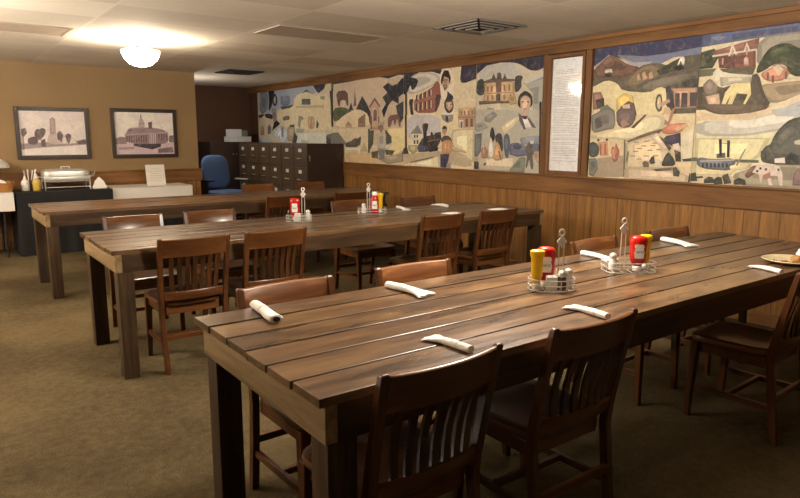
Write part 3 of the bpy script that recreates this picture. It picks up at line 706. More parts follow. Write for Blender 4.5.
  ((190, 145, 108), [(2.878,1.922),(2.851,1.94),(2.833,1.888),(2.867,1.875)]),
  ((190, 145, 108), [(2.991,1.911),(2.968,1.932),(2.95,1.881),(2.981,1.871)]),
  ((216, 206, 192), [(3.318,1.993),(3.237,1.992),(3.236,1.952),(3.255,1.964),(3.277,1.963),(3.313,1.956)]),
  ((60, 55, 50), [(3.313,1.956),(3.242,1.953),(3.24,1.927),(3.303,1.925)]),
  ((74, 74, 64), [(2.806,1.94),(2.661,2.006),(2.597,2.026),(2.626,1.93),(2.773,1.905)]),
  ((226, 211, 187), [(2.629,1.97),(2.598,2.038),(2.562,2.027),(2.564,1.965),(2.585,1.972),(2.596,2.012),(2.609,1.968)]),
  ((50, 50, 50), [(2.654,1.956),(2.593,1.971),(2.554,1.938),(2.615,1.927)]),
  ((122, 112, 97), [(2.976,1.808),(2.839,1.873),(2.48,1.909),(2.501,1.864),(2.684,1.803),(2.845,1.769)]),
  ((226, 206, 147), [(3.433,1.848),(3.285,1.901),(3.174,1.863),(3.123,1.796),(2.858,1.764),(2.765,1.813),(2.693,1.782),(2.684,1.551),(3.415,1.567)]),
  ((226, 191, 62), [(3.177,1.729),(3.104,1.779),(3.012,1.747),(2.985,1.634),(3.17,1.627)]),
  ((110, 90, 90), [(3.132,1.658),(3.057,1.707),(2.996,1.685),(2.954,1.557),(3.14,1.561)]),
  ((216, 181, 151), [(3.115,1.674),(3.04,1.68),(3.034,1.633),(3.093,1.622)]),
  ((150, 100, 86), [(3.43,1.797),(3.342,1.8),(3.302,1.724),(3.332,1.652),(3.42,1.642)]),
  ((70, 60, 60), [(3.399,1.731),(3.307,1.745),(3.298,1.671),(3.373,1.653)]),
  ((122, 127, 117), [(3.336,1.656),(3.271,1.686),(3.188,1.628),(3.173,1.562),(3.362,1.566)]),
  ((98, 88, 80), [(2.79,1.736),(2.764,1.755),(2.739,1.736),(2.726,1.625),(2.762,1.6),(2.797,1.652)]),
  ((205, 185, 140), [(2.777,1.719),(2.762,1.734),(2.747,1.718),(2.741,1.638),(2.761,1.62),(2.781,1.658)]),
  ((192, 142, 107), [(2.669,1.79),(2.436,1.784),(2.436,1.63),(2.617,1.628),(2.641,1.767)]),
  ((84, 74, 76), [(2.623,1.751),(2.584,1.749),(2.575,1.639),(2.614,1.641)]),
  ((84, 74, 76), [(2.498,1.75),(2.436,1.746),(2.436,1.639),(2.489,1.641)]),
  ((84, 74, 76), [(2.567,1.751),(2.516,1.748),(2.511,1.632),(2.565,1.634)]),
  ((70, 65, 65), [(2.624,1.797),(2.532,1.849),(2.436,1.855),(2.436,1.788)]),
  ((75, 65, 75), [(2.712,1.789),(2.69,1.818),(2.664,1.804),(2.639,1.695),(2.614,1.628),(2.698,1.643),(2.697,1.734)]),
  ((190, 140, 110), [(2.757,1.673),(2.676,1.708),(2.658,1.684),(2.739,1.645)]),
  ((205, 165, 120), [(2.711,1.637),(2.671,1.642),(2.612,1.573),(2.718,1.552)]),
  ((217, 193, 143), [(3.426,1.588),(2.436,1.585),(2.436,1.036),(3.436,1.036),(3.436,1.132)]),
  ((137, 132, 127), [(3.435,1.589),(3.269,1.664),(3.18,1.621),(3.167,1.474),(3.255,1.462),(3.419,1.429)]),
  ((95, 88, 85), [(3.392,1.56),(3.328,1.586),(3.306,1.492),(3.377,1.466)]),
  ((116, 96, 96), [(3.171,1.647),(2.993,1.641),(2.962,1.564),(3.008,1.486),(3.1,1.474),(3.157,1.514)]),
  ((170, 120, 95), [(3.12,1.529),(3.088,1.554),(3.027,1.508),(3.101,1.479)]),
  ((227, 212, 168), [(3.435,1.409),(3.176,1.451),(2.995,1.475),(2.871,1.556),(2.747,1.584),(2.683,1.545),(2.707,1.457),(3.032,1.363),(3.171,1.382),(3.403,1.377)]),
  ((90, 70, 55), [(3.013,1.479),(2.881,1.59),(2.87,1.577),(2.98,1.472)]),
  ((110, 85, 65), [(3.05,1.361),(2.833,1.436),(2.708,1.468),(2.733,1.433),(3.016,1.35)]),
  ((217, 192, 148), [(3.064,1.343),(2.763,1.433),(2.646,1.337),(2.573,1.126),(3.048,1.12)]),
  ((165, 130, 98), [(2.972,1.357),(2.922,1.357),(2.921,1.348),(2.971,1.348)]),
  ((165, 130, 98), [(2.878,1.367),(2.829,1.368),(2.829,1.359),(2.877,1.359)]),
  ((165, 130, 98), [(2.799,1.353),(2.751,1.353),(2.751,1.344),(2.798,1.344)]),
  ((165, 130, 98), [(2.939,1.305),(2.889,1.306),(2.889,1.297),(2.938,1.296)]),
  ((165, 130, 98), [(2.836,1.292),(2.788,1.292),(2.788,1.284),(2.836,1.283)]),
  ((165, 130, 98), [(2.974,1.279),(2.924,1.28),(2.923,1.271),(2.973,1.27)]),
  ((165, 130, 98), [(3.0,1.24),(2.95,1.241),(2.949,1.232),(3.0,1.23)]),
  ((165, 130, 98), [(2.869,1.243),(2.82,1.244),(2.819,1.235),(2.868,1.234)]),
  ((165, 130, 98), [(2.939,1.215),(2.89,1.216),(2.889,1.207),(2.939,1.206)]),
  ((165, 130, 98), [(2.811,1.332),(2.764,1.333),(2.763,1.324),(2.811,1.324)]),
  ((165, 130, 98), [(2.753,1.298),(2.706,1.299),(2.705,1.29),(2.752,1.289)]),
  ((165, 130, 98), [(2.777,1.247),(2.729,1.248),(2.729,1.24),(2.776,1.238)]),
  ((165, 130, 98), [(2.897,1.328),(2.848,1.328),(2.847,1.319),(2.896,1.319)]),
  ((167, 147, 122), [(3.339,1.207),(3.069,1.241),(3.043,1.05),(3.374,1.037)]),
  ((202, 132, 82), [(3.345,1.35),(3.241,1.362),(3.221,1.234),(3.304,1.226)]),
  ((150, 80, 60), [(3.319,1.333),(3.303,1.333),(3.297,1.238),(3.313,1.238)]),
  ((150, 80, 60), [(3.271,1.336),(3.255,1.336),(3.248,1.242),(3.264,1.241)]),
  ((70, 50, 50), [(3.35,1.381),(3.327,1.381),(3.326,1.362),(3.349,1.362)]),
  ((70, 50, 50), [(3.26,1.384),(3.237,1.384),(3.236,1.366),(3.258,1.366)]),
  ((165, 86, 66), [(3.199,1.291),(3.179,1.318),(3.157,1.308),(3.15,1.352),(3.127,1.305),(3.107,1.279),(3.123,1.186),(3.172,1.174)]),
  ((205, 130, 80), [(3.188,1.285),(3.165,1.294),(3.151,1.212),(3.174,1.205)]),
  ((74, 84, 86), [(3.436,1.338),(3.395,1.359),(3.344,1.337),(3.322,1.296),(3.327,1.235),(3.385,1.209),(3.432,1.229),(3.436,1.29)]),
  ((120, 125, 120), [(3.43,1.202),(3.349,1.207),(3.326,1.111),(3.371,1.038),(3.42,1.049)]),
  ((105, 105, 80), [(3.07,1.374),(3.054,1.374),(3.038,1.054),(3.055,1.053)]),
  ((130, 120, 90), [(3.031,1.265),(3.01,1.284),(3.016,1.189),(3.041,1.173)]),
  ((130, 105, 80), [(3.042,1.125),(2.984,1.118),(3.011,1.071),(3.03,1.084)]),
  ((222, 207, 172), [(2.548,1.422),(2.436,1.469),(2.436,1.229),(2.518,1.223)]),
  ((76, 82, 66), [(2.518,1.222),(2.436,1.233),(2.436,1.207),(2.503,1.203)]),
  ((207, 182, 147), [(3.048,1.12),(2.573,1.126),(2.44,1.086),(2.444,1.037),(3.042,1.037)]),
  ((80, 65, 65), [(2.757,1.408),(2.716,1.401),(2.644,1.339),(2.612,1.312),(2.639,1.283),(2.73,1.358)]),
  ((225, 195, 165), [(2.816,1.4),(2.763,1.435),(2.748,1.423),(2.643,1.297),(2.669,1.287)]),
  ((62, 56, 82), [(2.668,1.408),(2.546,1.434),(2.537,1.329),(2.605,1.322),(2.706,1.371)]),
  ((197, 102, 56), [(2.721,1.457),(2.659,1.499),(2.542,1.514),(2.484,1.503),(2.549,1.434),(2.653,1.42),(2.708,1.433)]),
  ((207, 157, 107), [(2.617,1.469),(2.501,1.508),(2.482,1.484),(2.575,1.444)]),
  ((172, 112, 92), [(2.692,1.543),(2.661,1.521),(2.65,1.581),(2.627,1.629),(2.609,1.628),(2.642,1.532),(2.656,1.494),(2.696,1.5)]),
  ((227, 207, 182), [(2.609,1.339),(2.555,1.352),(2.535,1.301),(2.589,1.286)]),
  ((75, 72, 68), [(2.698,1.169),(2.666,1.25),(2.635,1.28),(2.58,1.215),(2.569,1.169),(2.673,1.157)]),
  ((70, 56, 56), [(2.59,1.298),(2.533,1.277),(2.524,1.202),(2.569,1.201)]),
  ((80, 75, 70), [(2.812,1.196),(2.792,1.232),(2.769,1.245),(2.752,1.182),(2.792,1.171)]),
  ((110, 95, 80), [(2.874,1.181),(2.851,1.197),(2.812,1.189),(2.808,1.147),(2.861,1.145)]),
  ((222, 205, 180), [(2.76,1.21),(2.719,1.223),(2.698,1.168),(2.741,1.147)]),
  ((95, 80, 70), [(2.77,1.131),(2.602,1.153),(2.6,1.128),(2.738,1.113)]),
  ((70, 72, 68), [(2.593,1.147),(2.563,1.159),(2.525,1.119),(2.53,1.079),(2.579,1.083)]),
  ((65, 68, 65), [(2.442,1.11),(2.436,1.11),(2.436,1.039),(2.451,1.039)]),
 ]),
 (1.002, 2.432, (217, 200, 155), [
  ((86, 96, 142), [(1.526,2.18),(1.518,2.106),(1.732,2.108),(1.955,2.109),(2.022,2.11),(2.317,2.096),(2.432,2.089),(2.432,2.18)]),
  ((120, 128, 160), [(2.366,2.151),(2.308,2.165),(2.248,2.144),(2.304,2.122)]),
  ((165, 156, 142), [(2.016,2.113),(1.733,2.121),(1.52,2.118),(1.491,1.845),(1.782,1.908),(2.001,1.893)]),
  ((74, 80, 64), [(2.432,2.051),(2.329,2.069),(2.287,2.008),(2.331,1.924),(2.432,1.923)]),
  ((110, 106, 86), [(2.432,1.921),(2.301,1.919),(2.326,1.867),(2.432,1.864)]),
  ((132, 72, 56), [(2.297,2.009),(2.018,2.023),(2.006,1.898),(2.154,1.903),(2.279,1.92)]),
  ((104, 56, 50), [(2.295,2.017),(2.169,2.022),(2.159,1.91),(2.271,1.919)]),
  ((142, 86, 70), [(2.331,2.052),(1.999,2.11),(2.005,2.032),(2.179,2.016),(2.337,2.017)]),
  ((207, 192, 172), [(2.343,2.019),(2.012,2.036),(2.011,2.022),(2.338,2.005)]),
  ((217, 202, 187), [(2.216,2.001),(2.193,2.096),(2.15,2.006),(2.164,2.007),(2.189,2.06),(2.202,2.0)]),
  ((217, 202, 187), [(2.105,2.025),(2.088,2.091),(2.057,2.027),(2.068,2.025),(2.085,2.062),(2.094,2.022)]),
  ((197, 152, 137), [(2.099,1.97),(2.082,1.986),(2.063,1.969),(2.058,1.921),(2.095,1.924)]),
  ((190, 150, 135), [(2.194,2.055),(2.182,2.053),(2.178,2.003),(2.189,2.004)]),
  ((190, 150, 135), [(2.089,2.046),(2.078,2.045),(2.074,1.996),(2.085,1.997)]),
  ((190, 150, 135), [(2.263,1.992),(2.251,1.991),(2.247,1.94),(2.259,1.941)]),
  ((95, 90, 70), [(2.316,1.916),(2.006,1.9),(2.022,1.851),(2.209,1.872)]),
  ((64, 70, 50), [(1.996,1.906),(1.945,2.005),(1.897,2.046),(1.797,2.054),(1.728,2.008),(1.643,1.972),(1.614,1.805),(1.761,1.822),(1.807,1.91),(1.885,1.917),(1.933,1.878),(1.998,1.854)]),
  ((84, 92, 64), [(1.931,1.987),(1.882,2.025),(1.807,2.029),(1.766,1.99),(1.852,1.98),(1.901,1.951)]),
  ((192, 114, 76), [(1.973,1.852),(1.908,1.886),(1.858,1.907),(1.79,1.882),(1.769,1.826),(1.821,1.79),(1.926,1.797)]),
  ((217, 187, 157), [(1.885,1.89),(1.852,1.91),(1.811,1.871),(1.838,1.831)]),
  ((120, 70, 55), [(1.925,1.86),(1.909,1.859),(1.904,1.805),(1.92,1.806)]),
  ((120, 70, 55), [(1.802,1.857),(1.787,1.856),(1.782,1.803),(1.797,1.804)]),
  ((120, 70, 55), [(1.887,1.837),(1.872,1.836),(1.867,1.783),(1.882,1.784)]),
  ((172, 147, 112), [(1.99,1.774),(1.7,1.787),(1.484,1.783),(1.472,1.67),(1.689,1.678),(1.87,1.633),(1.942,1.693)]),
  ((96, 86, 73), [(2.432,1.787),(2.396,1.791),(2.274,1.783),(2.032,1.782),(2.031,1.848),(1.982,1.861),(1.927,1.706),(1.867,1.626),(1.998,1.569),(2.255,1.564),(2.432,1.593)]),
  ((217, 207, 182), [(2.33,1.879),(2.287,1.926),(2.236,1.88),(2.027,1.85),(2.03,1.79),(2.131,1.8),(2.257,1.762),(2.294,1.839)]),
  ((185, 175, 150), [(2.265,1.851),(2.03,1.837),(2.03,1.79),(2.131,1.8),(2.252,1.779)]),
  ((142, 122, 107), [(2.399,1.795),(2.368,1.83),(2.337,1.848),(2.271,1.78),(2.281,1.724),(2.358,1.71)]),
  ((207, 167, 132), [(2.367,1.711),(2.26,1.73),(2.245,1.65),(2.278,1.613),(2.327,1.622)]),
  ((230, 210, 135), [(2.235,1.643),(2.214,1.734),(2.166,1.791),(2.033,1.796),(2.019,1.71),(2.057,1.637),(2.071,1.643),(2.044,1.712),(2.124,1.723),(2.164,1.615),(2.196,1.616),(2.169,1.715),(2.215,1.622)]),
  ((192, 137, 102), [(2.432,1.745),(2.428,1.64),(2.432,1.64)]),
  ((222, 202, 162), [(2.432,1.597),(2.255,1.564),(1.998,1.565),(1.844,1.628),(1.69,1.694),(1.478,1.72),(1.457,1.519),(2.432,1.539)]),
  ((185, 190, 197), [(1.82,1.587),(1.685,1.644),(1.472,1.67),(1.457,1.519),(1.835,1.54)]),
  ((223, 213, 167), [(2.432,1.61),(1.467,1.6),(1.408,1.036),(2.432,1.036)]),
  ((207, 200, 187), [(2.426,1.523),(2.057,1.518),(1.739,1.604),(1.469,1.612),(1.457,1.505),(1.795,1.447),(2.046,1.402),(2.416,1.409)]),
  ((185, 188, 192), [(1.871,1.596),(1.471,1.636),(1.46,1.529),(1.83,1.547)]),
  ((110, 92, 76), [(2.432,1.655),(1.875,1.633),(1.908,1.591),(2.061,1.569),(2.253,1.567),(2.356,1.605),(2.432,1.654)]),
  ((217, 187, 142), [(2.432,1.59),(2.399,1.595),(2.252,1.563),(2.061,1.565),(1.872,1.605),(1.852,1.576),(2.058,1.529),(2.335,1.532),(2.432,1.517)]),
  ((229, 217, 158), [(2.432,1.389),(1.852,1.393),(1.903,1.265),(1.963,1.22),(2.432,1.214)]),
  ((180, 170, 150), [(2.432,1.565),(2.428,1.565),(2.4,1.236),(2.406,1.236),(2.432,1.542)]),
  ((85, 85, 80), [(1.898,1.22),(1.913,1.277),(1.884,1.333),(1.847,1.347),(1.829,1.411),(1.786,1.475),(1.731,1.525),(1.64,1.545),(1.56,1.433),(1.449,1.42),(1.424,1.191),(1.698,1.195),(1.771,1.2),(1.859,1.21)]),
  ((105, 104, 96), [(1.825,1.37),(1.771,1.447),(1.715,1.484),(1.675,1.434),(1.741,1.383),(1.783,1.319)]),
  ((60, 65, 60), [(1.902,1.235),(1.911,1.297),(1.881,1.302),(1.859,1.237)]),
  ((62, 66, 62), [(1.739,1.243),(1.708,1.295),(1.658,1.27),(1.641,1.201),(1.723,1.205)]),
  ((192, 182, 162), [(1.692,1.371),(1.641,1.386),(1.636,1.344),(1.684,1.349)]),
  ((95, 100, 80), [(2.432,1.238),(2.387,1.239),(2.384,1.208),(2.432,1.207)]),
  ((95, 100, 80), [(2.125,1.232),(1.919,1.231),(1.917,1.211),(2.123,1.209)]),
  ((222, 206, 152), [(2.432,1.205),(1.962,1.215),(1.971,1.167),(2.09,1.148),(2.113,1.106),(2.432,1.095)]),
  ((172, 157, 132), [(2.117,1.111),(1.971,1.169),(1.871,1.202),(1.426,1.209),(1.408,1.036),(2.031,1.036)]),
  ((205, 185, 145), [(2.432,1.099),(2.114,1.111),(2.016,1.036),(2.432,1.036)]),
  ((112, 112, 124), [(2.393,1.222),(2.369,1.242),(2.265,1.228),(2.096,1.242),(2.083,1.192),(2.131,1.181),(2.114,1.144),(2.302,1.146),(2.388,1.172)]),
  ((172, 167, 168), [(2.367,1.215),(2.095,1.233),(2.094,1.222),(2.366,1.204)]),
  ((58, 58, 68), [(2.347,1.194),(2.332,1.195),(2.329,1.161),(2.344,1.162)]),
  ((58, 58, 68), [(2.315,1.196),(2.3,1.196),(2.297,1.162),(2.312,1.163)]),
  ((58, 58, 68), [(2.283,1.197),(2.268,1.197),(2.265,1.163),(2.28,1.164)]),
  ((58, 58, 68), [(2.251,1.198),(2.237,1.198),(2.234,1.165),(2.248,1.165)]),
  ((58, 58, 68), [(2.22,1.199),(2.206,1.199),(2.203,1.166),(2.217,1.167)]),
  ((58, 58, 68), [(2.189,1.2),(2.175,1.2),(2.172,1.167),(2.186,1.168)]),
  ((58, 58, 68), [(2.158,1.201),(2.144,1.201),(2.141,1.168),(2.155,1.169)]),
  ((92, 92, 98), [(2.236,1.268),(2.171,1.283),(2.165,1.242),(2.233,1.237)]),
  ((60, 50, 50), [(2.228,1.382),(2.207,1.384),(2.195,1.249),(2.213,1.249)]),
  ((60, 50, 50), [(2.164,1.375),(2.142,1.375),(2.136,1.245),(2.154,1.245)]),
  ((150, 145, 140), [(2.204,1.354),(2.162,1.352),(2.161,1.346),(2.204,1.349)]),
  ((140, 130, 115), [(2.082,1.187),(2.024,1.315),(2.018,1.313),(2.068,1.182)]),
  ((227, 217, 207), [(1.808,1.246),(1.74,1.255),(1.734,1.215),(1.805,1.215)]),
  ((110, 76, 60), [(2.009,1.12),(1.966,1.186),(1.913,1.194),(1.927,1.142),(1.965,1.106),(1.984,1.094),(1.998,1.101)]),
  ((217, 197, 182), [(1.955,1.14),(1.922,1.2),(1.859,1.21),(1.771,1.193),(1.743,1.139),(1.735,1.051),(1.755,1.055),(1.776,1.122),(1.825,1.12),(1.804,1.052),(1.829,1.051),(1.852,1.132),(1.876,1.117),(1.887,1.061),(1.909,1.129)]),
  ((167, 107, 86), [(1.876,1.124),(1.828,1.149),(1.822,1.107),(1.86,1.085)]),
  ((70, 55, 52), [(1.928,1.158),(1.913,1.158),(1.911,1.142),(1.927,1.142)]),
  ((70, 55, 52), [(1.868,1.173),(1.853,1.174),(1.852,1.158),(1.867,1.157)]),
  ((70, 55, 52), [(1.781,1.174),(1.766,1.175),(1.765,1.159),(1.779,1.158)]),
  ((70, 55, 52), [(1.907,1.178),(1.892,1.179),(1.89,1.163),(1.906,1.162)]),
  ((132, 102, 102), [(1.67,1.06),(1.669,1.143),(1.639,1.185),(1.599,1.146),(1.59,1.058)]),
  ((68, 71, 64), [(2.432,1.111),(2.392,1.121),(2.372,1.053),(2.432,1.046)]),
  ((68, 71, 64), [(2.32,1.067),(2.285,1.093),(2.25,1.088),(2.232,1.044),(2.317,1.039)]),
  ((68, 71, 64), [(2.244,1.071),(2.211,1.095),(2.179,1.091),(2.167,1.04),(2.234,1.036)]),
  ((68, 71, 64), [(2.179,1.103),(2.136,1.124),(2.099,1.051),(2.156,1.04)]),
  ((68, 71, 64), [(2.086,1.075),(2.044,1.095),(2.0,1.08),(1.99,1.044),(2.083,1.041)]),
  ((68, 71, 64), [(2.383,1.088),(2.33,1.095),(2.328,1.078),(2.378,1.073)]),
 ]),
]
PHOTOS = [
 (-4.035, -3.195, 1.112, 1.757, 0, 0, 0, 0, (208, 194, 190), [
  ((212, 202, 198), [(-4.005,1.262),(-3.225,1.308),(-3.225,1.142),(-3.905,1.142),(-4.005,1.144)]),
  ((145, 126, 130), [(-4.005,1.303),(-3.225,1.352),(-3.225,1.29),(-3.629,1.265),(-4.005,1.234)]),
  ((182, 158, 158), [(-3.683,1.385),(-3.655,1.434),(-3.583,1.438),(-3.392,1.386),(-3.346,1.301),(-3.693,1.294)]),
  ((205, 190, 188), [(-3.523,1.386),(-3.393,1.372),(-3.357,1.31),(-3.513,1.305)]),
  ((150, 126, 126), [(-3.645,1.61),(-3.611,1.638),(-3.582,1.611),(-3.587,1.43),(-3.656,1.417)]),
  ((170, 148, 148), [(-3.626,1.596),(-3.605,1.596),(-3.61,1.456),(-3.634,1.456)]),
  ((92, 76, 80), [(-3.968,1.484),(-3.921,1.5),(-3.908,1.436),(-3.954,1.381),(-3.971,1.415)]),
  ((92, 76, 80), [(-3.826,1.451),(-3.796,1.489),(-3.769,1.479),(-3.736,1.504),(-3.696,1.478),(-3.712,1.417),(-3.765,1.347),(-3.808,1.354),(-3.83,1.399)]),
  ((92, 76, 80), [(-3.91,1.364),(-3.862,1.388),(-3.823,1.394),(-3.786,1.329),(-3.832,1.286),(-3.908,1.303)]),
  ((92, 76, 80), [(-3.575,1.442),(-3.532,1.469),(-3.502,1.403),(-3.534,1.311),(-3.55,1.35),(-3.574,1.346)]),
  ((92, 76, 80), [(-3.484,1.407),(-3.446,1.436),(-3.411,1.413),(-3.419,1.364),(-3.449,1.293),(-3.47,1.332)]),
  ((92, 76, 80), [(-3.347,1.328),(-3.287,1.354),(-3.225,1.363),(-3.225,1.301),(-3.341,1.299)]),
  ((92, 76, 80), [(-3.765,1.347),(-3.716,1.364),(-3.711,1.267),(-3.763,1.268)]),
  ((110, 92, 95), [(-3.961,1.393),(-3.952,1.393),(-3.952,1.229),(-3.967,1.229)]),
 ]),
 (-2.925, -2.06, 1.11, 1.768, 0, 0, 0, 0, (216, 206, 198), [
  ((192, 165, 174), [(-2.895,1.312),(-2.09,1.31),(-2.09,1.14),(-2.636,1.14),(-2.895,1.144)]),
  ((125, 104, 110), [(-2.877,1.371),(-2.805,1.394),(-2.741,1.383),(-2.739,1.298),(-2.883,1.293)]),
  ((168, 150, 150), [(-2.575,1.51),(-2.564,1.595),(-2.535,1.671),(-2.519,1.643),(-2.489,1.587),(-2.49,1.511)]),
  ((130, 112, 114), [(-2.543,1.671),(-2.532,1.694),(-2.524,1.671),(-2.53,1.643),(-2.541,1.643)]),
  ((130, 112, 114), [(-2.563,1.58),(-2.49,1.577),(-2.49,1.566),(-2.564,1.569)]),
  ((137, 108, 117), [(-2.765,1.402),(-2.702,1.503),(-2.593,1.519),(-2.336,1.516),(-2.189,1.47),(-2.174,1.325),(-2.273,1.287),(-2.721,1.298)]),
  ((110, 82, 92), [(-2.707,1.499),(-2.662,1.507),(-2.664,1.472),(-2.705,1.458)]),
  ((92, 66, 76), [(-2.442,1.588),(-2.389,1.598),(-2.395,1.506),(-2.44,1.506)]),
  ((85, 62, 72), [(-2.735,1.415),(-2.72,1.417),(-2.727,1.321),(-2.741,1.317)]),
  ((85, 62, 72), [(-2.704,1.415),(-2.689,1.417),(-2.696,1.321),(-2.711,1.317)]),
  ((85, 62, 72), [(-2.673,1.415),(-2.658,1.417),(-2.665,1.321),(-2.68,1.317)]),
  ((85, 62, 72), [(-2.642,1.415),(-2.627,1.417),(-2.634,1.321),(-2.649,1.317)]),
  ((85, 62, 72), [(-2.611,1.415),(-2.596,1.417),(-2.602,1.321),(-2.617,1.317)]),
  ((85, 62, 72), [(-2.58,1.415),(-2.565,1.417),(-2.571,1.321),(-2.586,1.317)]),
  ((85, 62, 72), [(-2.548,1.416),(-2.533,1.418),(-2.54,1.32),(-2.555,1.317)]),
  ((85, 62, 72), [(-2.517,1.416),(-2.502,1.418),(-2.508,1.32),(-2.523,1.317)]),
  ((85, 62, 72), [(-2.485,1.416),(-2.47,1.418),(-2.476,1.32),(-2.491,1.317)]),
  ((200, 182, 182), [(-2.431,1.435),(-2.422,1.435),(-2.431,1.295),(-2.44,1.295)]),
  ((200, 182, 182), [(-2.407,1.435),(-2.397,1.435),(-2.406,1.295),(-2.416,1.295)]),
  ((200, 182, 182), [(-2.382,1.435),(-2.373,1.436),(-2.382,1.295),(-2.391,1.295)]),
  ((200, 182, 182), [(-2.358,1.436),(-2.348,1.436),(-2.357,1.295),(-2.366,1.295)]),
  ((90, 66, 76), [(-2.312,1.436),(-2.297,1.434),(-2.302,1.349),(-2.317,1.349)]),
  ((90, 66, 76), [(-2.277,1.436),(-2.262,1.434),(-2.267,1.349),(-2.283,1.349)]),
  ((90, 66, 76), [(-2.243,1.436),(-2.228,1.434),(-2.233,1.349),(-2.248,1.349)]),
  ((90, 66, 76), [(-2.208,1.436),(-2.193,1.435),(-2.198,1.349),(-2.213,1.349)]),
  ((165, 138, 145), [(-2.763,1.424),(-2.185,1.462),(-2.178,1.446),(-2.764,1.405)]),
  ((62, 48, 57), [(-2.652,1.298),(-2.288,1.297),(-2.29,1.258),(-2.407,1.22),(-2.65,1.27)]),
  ((112, 88, 97), [(-2.33,1.229),(-2.129,1.251),(-2.114,1.176),(-2.334,1.171)]),
  ((150, 125, 132), [(-2.85,1.252),(-2.632,1.258),(-2.653,1.226),(-2.844,1.218)]),
  ((120, 100, 106), [(-2.169,1.407),(-2.09,1.418),(-2.096,1.31),(-2.174,1.32)]),
 ]),
]
MURAL_LABELS = [
 'mural panel of a pale gabled house, leftmost, right above the file cabinets',
 'mural panel with a dark pine tree, church steeple and red building on a yellow hill',
 'mural panel with a black locomotive, two oval portraits and a red brick courthouse',
 'mural panel with a columned mansion above a portrait of a man in a bow tie',
 'mural panel with a brown mountain, yellow sunburst couple and storefront beside the framed notice',
 'mural panel with a paddle steamer, covered wagon and yellow horse, rightmost of the mural',
]
for (y0, y1, bc, shapes), lab in zip(MURAL, MURAL_LABELS):
    yc = (y0 + y1) / 2
    r = empty('mural_panel', (0, yc, ZL), 0, lab, 'mural', 'painted mural panels above the wainscot')
    MB().box(-0.004, -0.0005, y0 - yc, y1 - yc, 0, ZM - ZL).build('backing_board', M_CARD, r)
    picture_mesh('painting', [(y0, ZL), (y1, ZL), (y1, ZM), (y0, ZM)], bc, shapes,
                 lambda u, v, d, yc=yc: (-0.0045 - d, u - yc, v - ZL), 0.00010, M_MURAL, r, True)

# framed notice between the murals
r = empty('framed_notice', (-0.002, 3.725, 1.036), 0, 'tall wood framed printed notice under glass between two mural panels', 'framed notice')
def frame_x(y0, y1, z0, z1, w, d):
    mb = MB()
    mb.box(-d, 0, y0, y0 + w, z0, z1, 0.004); mb.box(-d, 0, y1 - w, y1, z0, z1, 0.004)
    mb.box(-d, 0, y0 + w, y1 - w, z0, z0 + w, 0.004); mb.box(-d, 0, y0 + w, y1 - w, z1 - w, z1, 0.004)
    return mb
frame_x(-0.215, 0.215, 0.0, 1.135, 0.032, 0.035).build('frame', M_TRIM_Z, r)
sh = []
zz = 2.02
rnd = random.Random(3)
while zz > 1.16:
    blk = rnd.random()
    if blk < 0.12: zz -= 0.012
    sh.append(((176, 174, 176), [(3.725 + 0.145, zz), (3.725 - 0.145 + rnd.choice([0, 0, 0, 0.03, 0.1]), zz), (3.725 - 0.145, zz + 0.005), (3.725 + 0.145, zz + 0.005)]))
    zz -= 0.0155
picture_mesh('notice_paper', [(3.54, 1.075), (3.91, 1.075), (3.91, 2.132), (3.54, 2.132)], (222, 222, 226), sh,
             lambda u, v, d: (-0.006 - d, u - 3.725, v - 1.036), 0.0001, M_PHOTO, r)
MB().box(-0.018, -0.016, -0.19, 0.19, 0.03, 1.105).build('glass_pane', M_GLASS, r)

# two framed photographs on the back wall
PHOTO_LABELS = ['dark framed old photograph of a tower among trees, left on the tan wall',
                'dark framed old photograph of a domed courthouse, right on the tan wall']
for (x0, x1, z0, z1, px0, px1, pz0, pz1, bc, shapes), lab in zip(PHOTOS, PHOTO_LABELS):
    xc = (x0 + x1) / 2
    r = empty('framed_photograph', (xc, YB - 0.002, z0), 0, lab, 'picture', 'framed photographs on the tan wall')
    w = 0.047
    mb = MB()
    X0, X1, Z1 = x0 - xc, x1 - xc, z1 - z0
    mb.box(X0, X0 + w, -0.03, 0, 0, Z1, 0.004); mb.box(X1 - w, X1, -0.03, 0, 0, Z1, 0.004)
    mb.box(X0 + w, X1 - w, -0.03, 0, 0, w, 0.004); mb.box(X0 + w, X1 - w, -0.03, 0, Z1 - w, Z1, 0.004)
    mb.build('frame', M_DARKFRAME, r)
    picture_mesh('print', [(x0 + .03, z0 + .03), (x1 - .03, z0 + .03), (x1 - .03, z1 - .03), (x0 + .03, z1 - .03)], bc, shapes,
                 lambda u, v, d, xc=xc, z0=z0: (u - xc, -0.008 - d, v - z0), 0.0001, M_PHOTO, r)

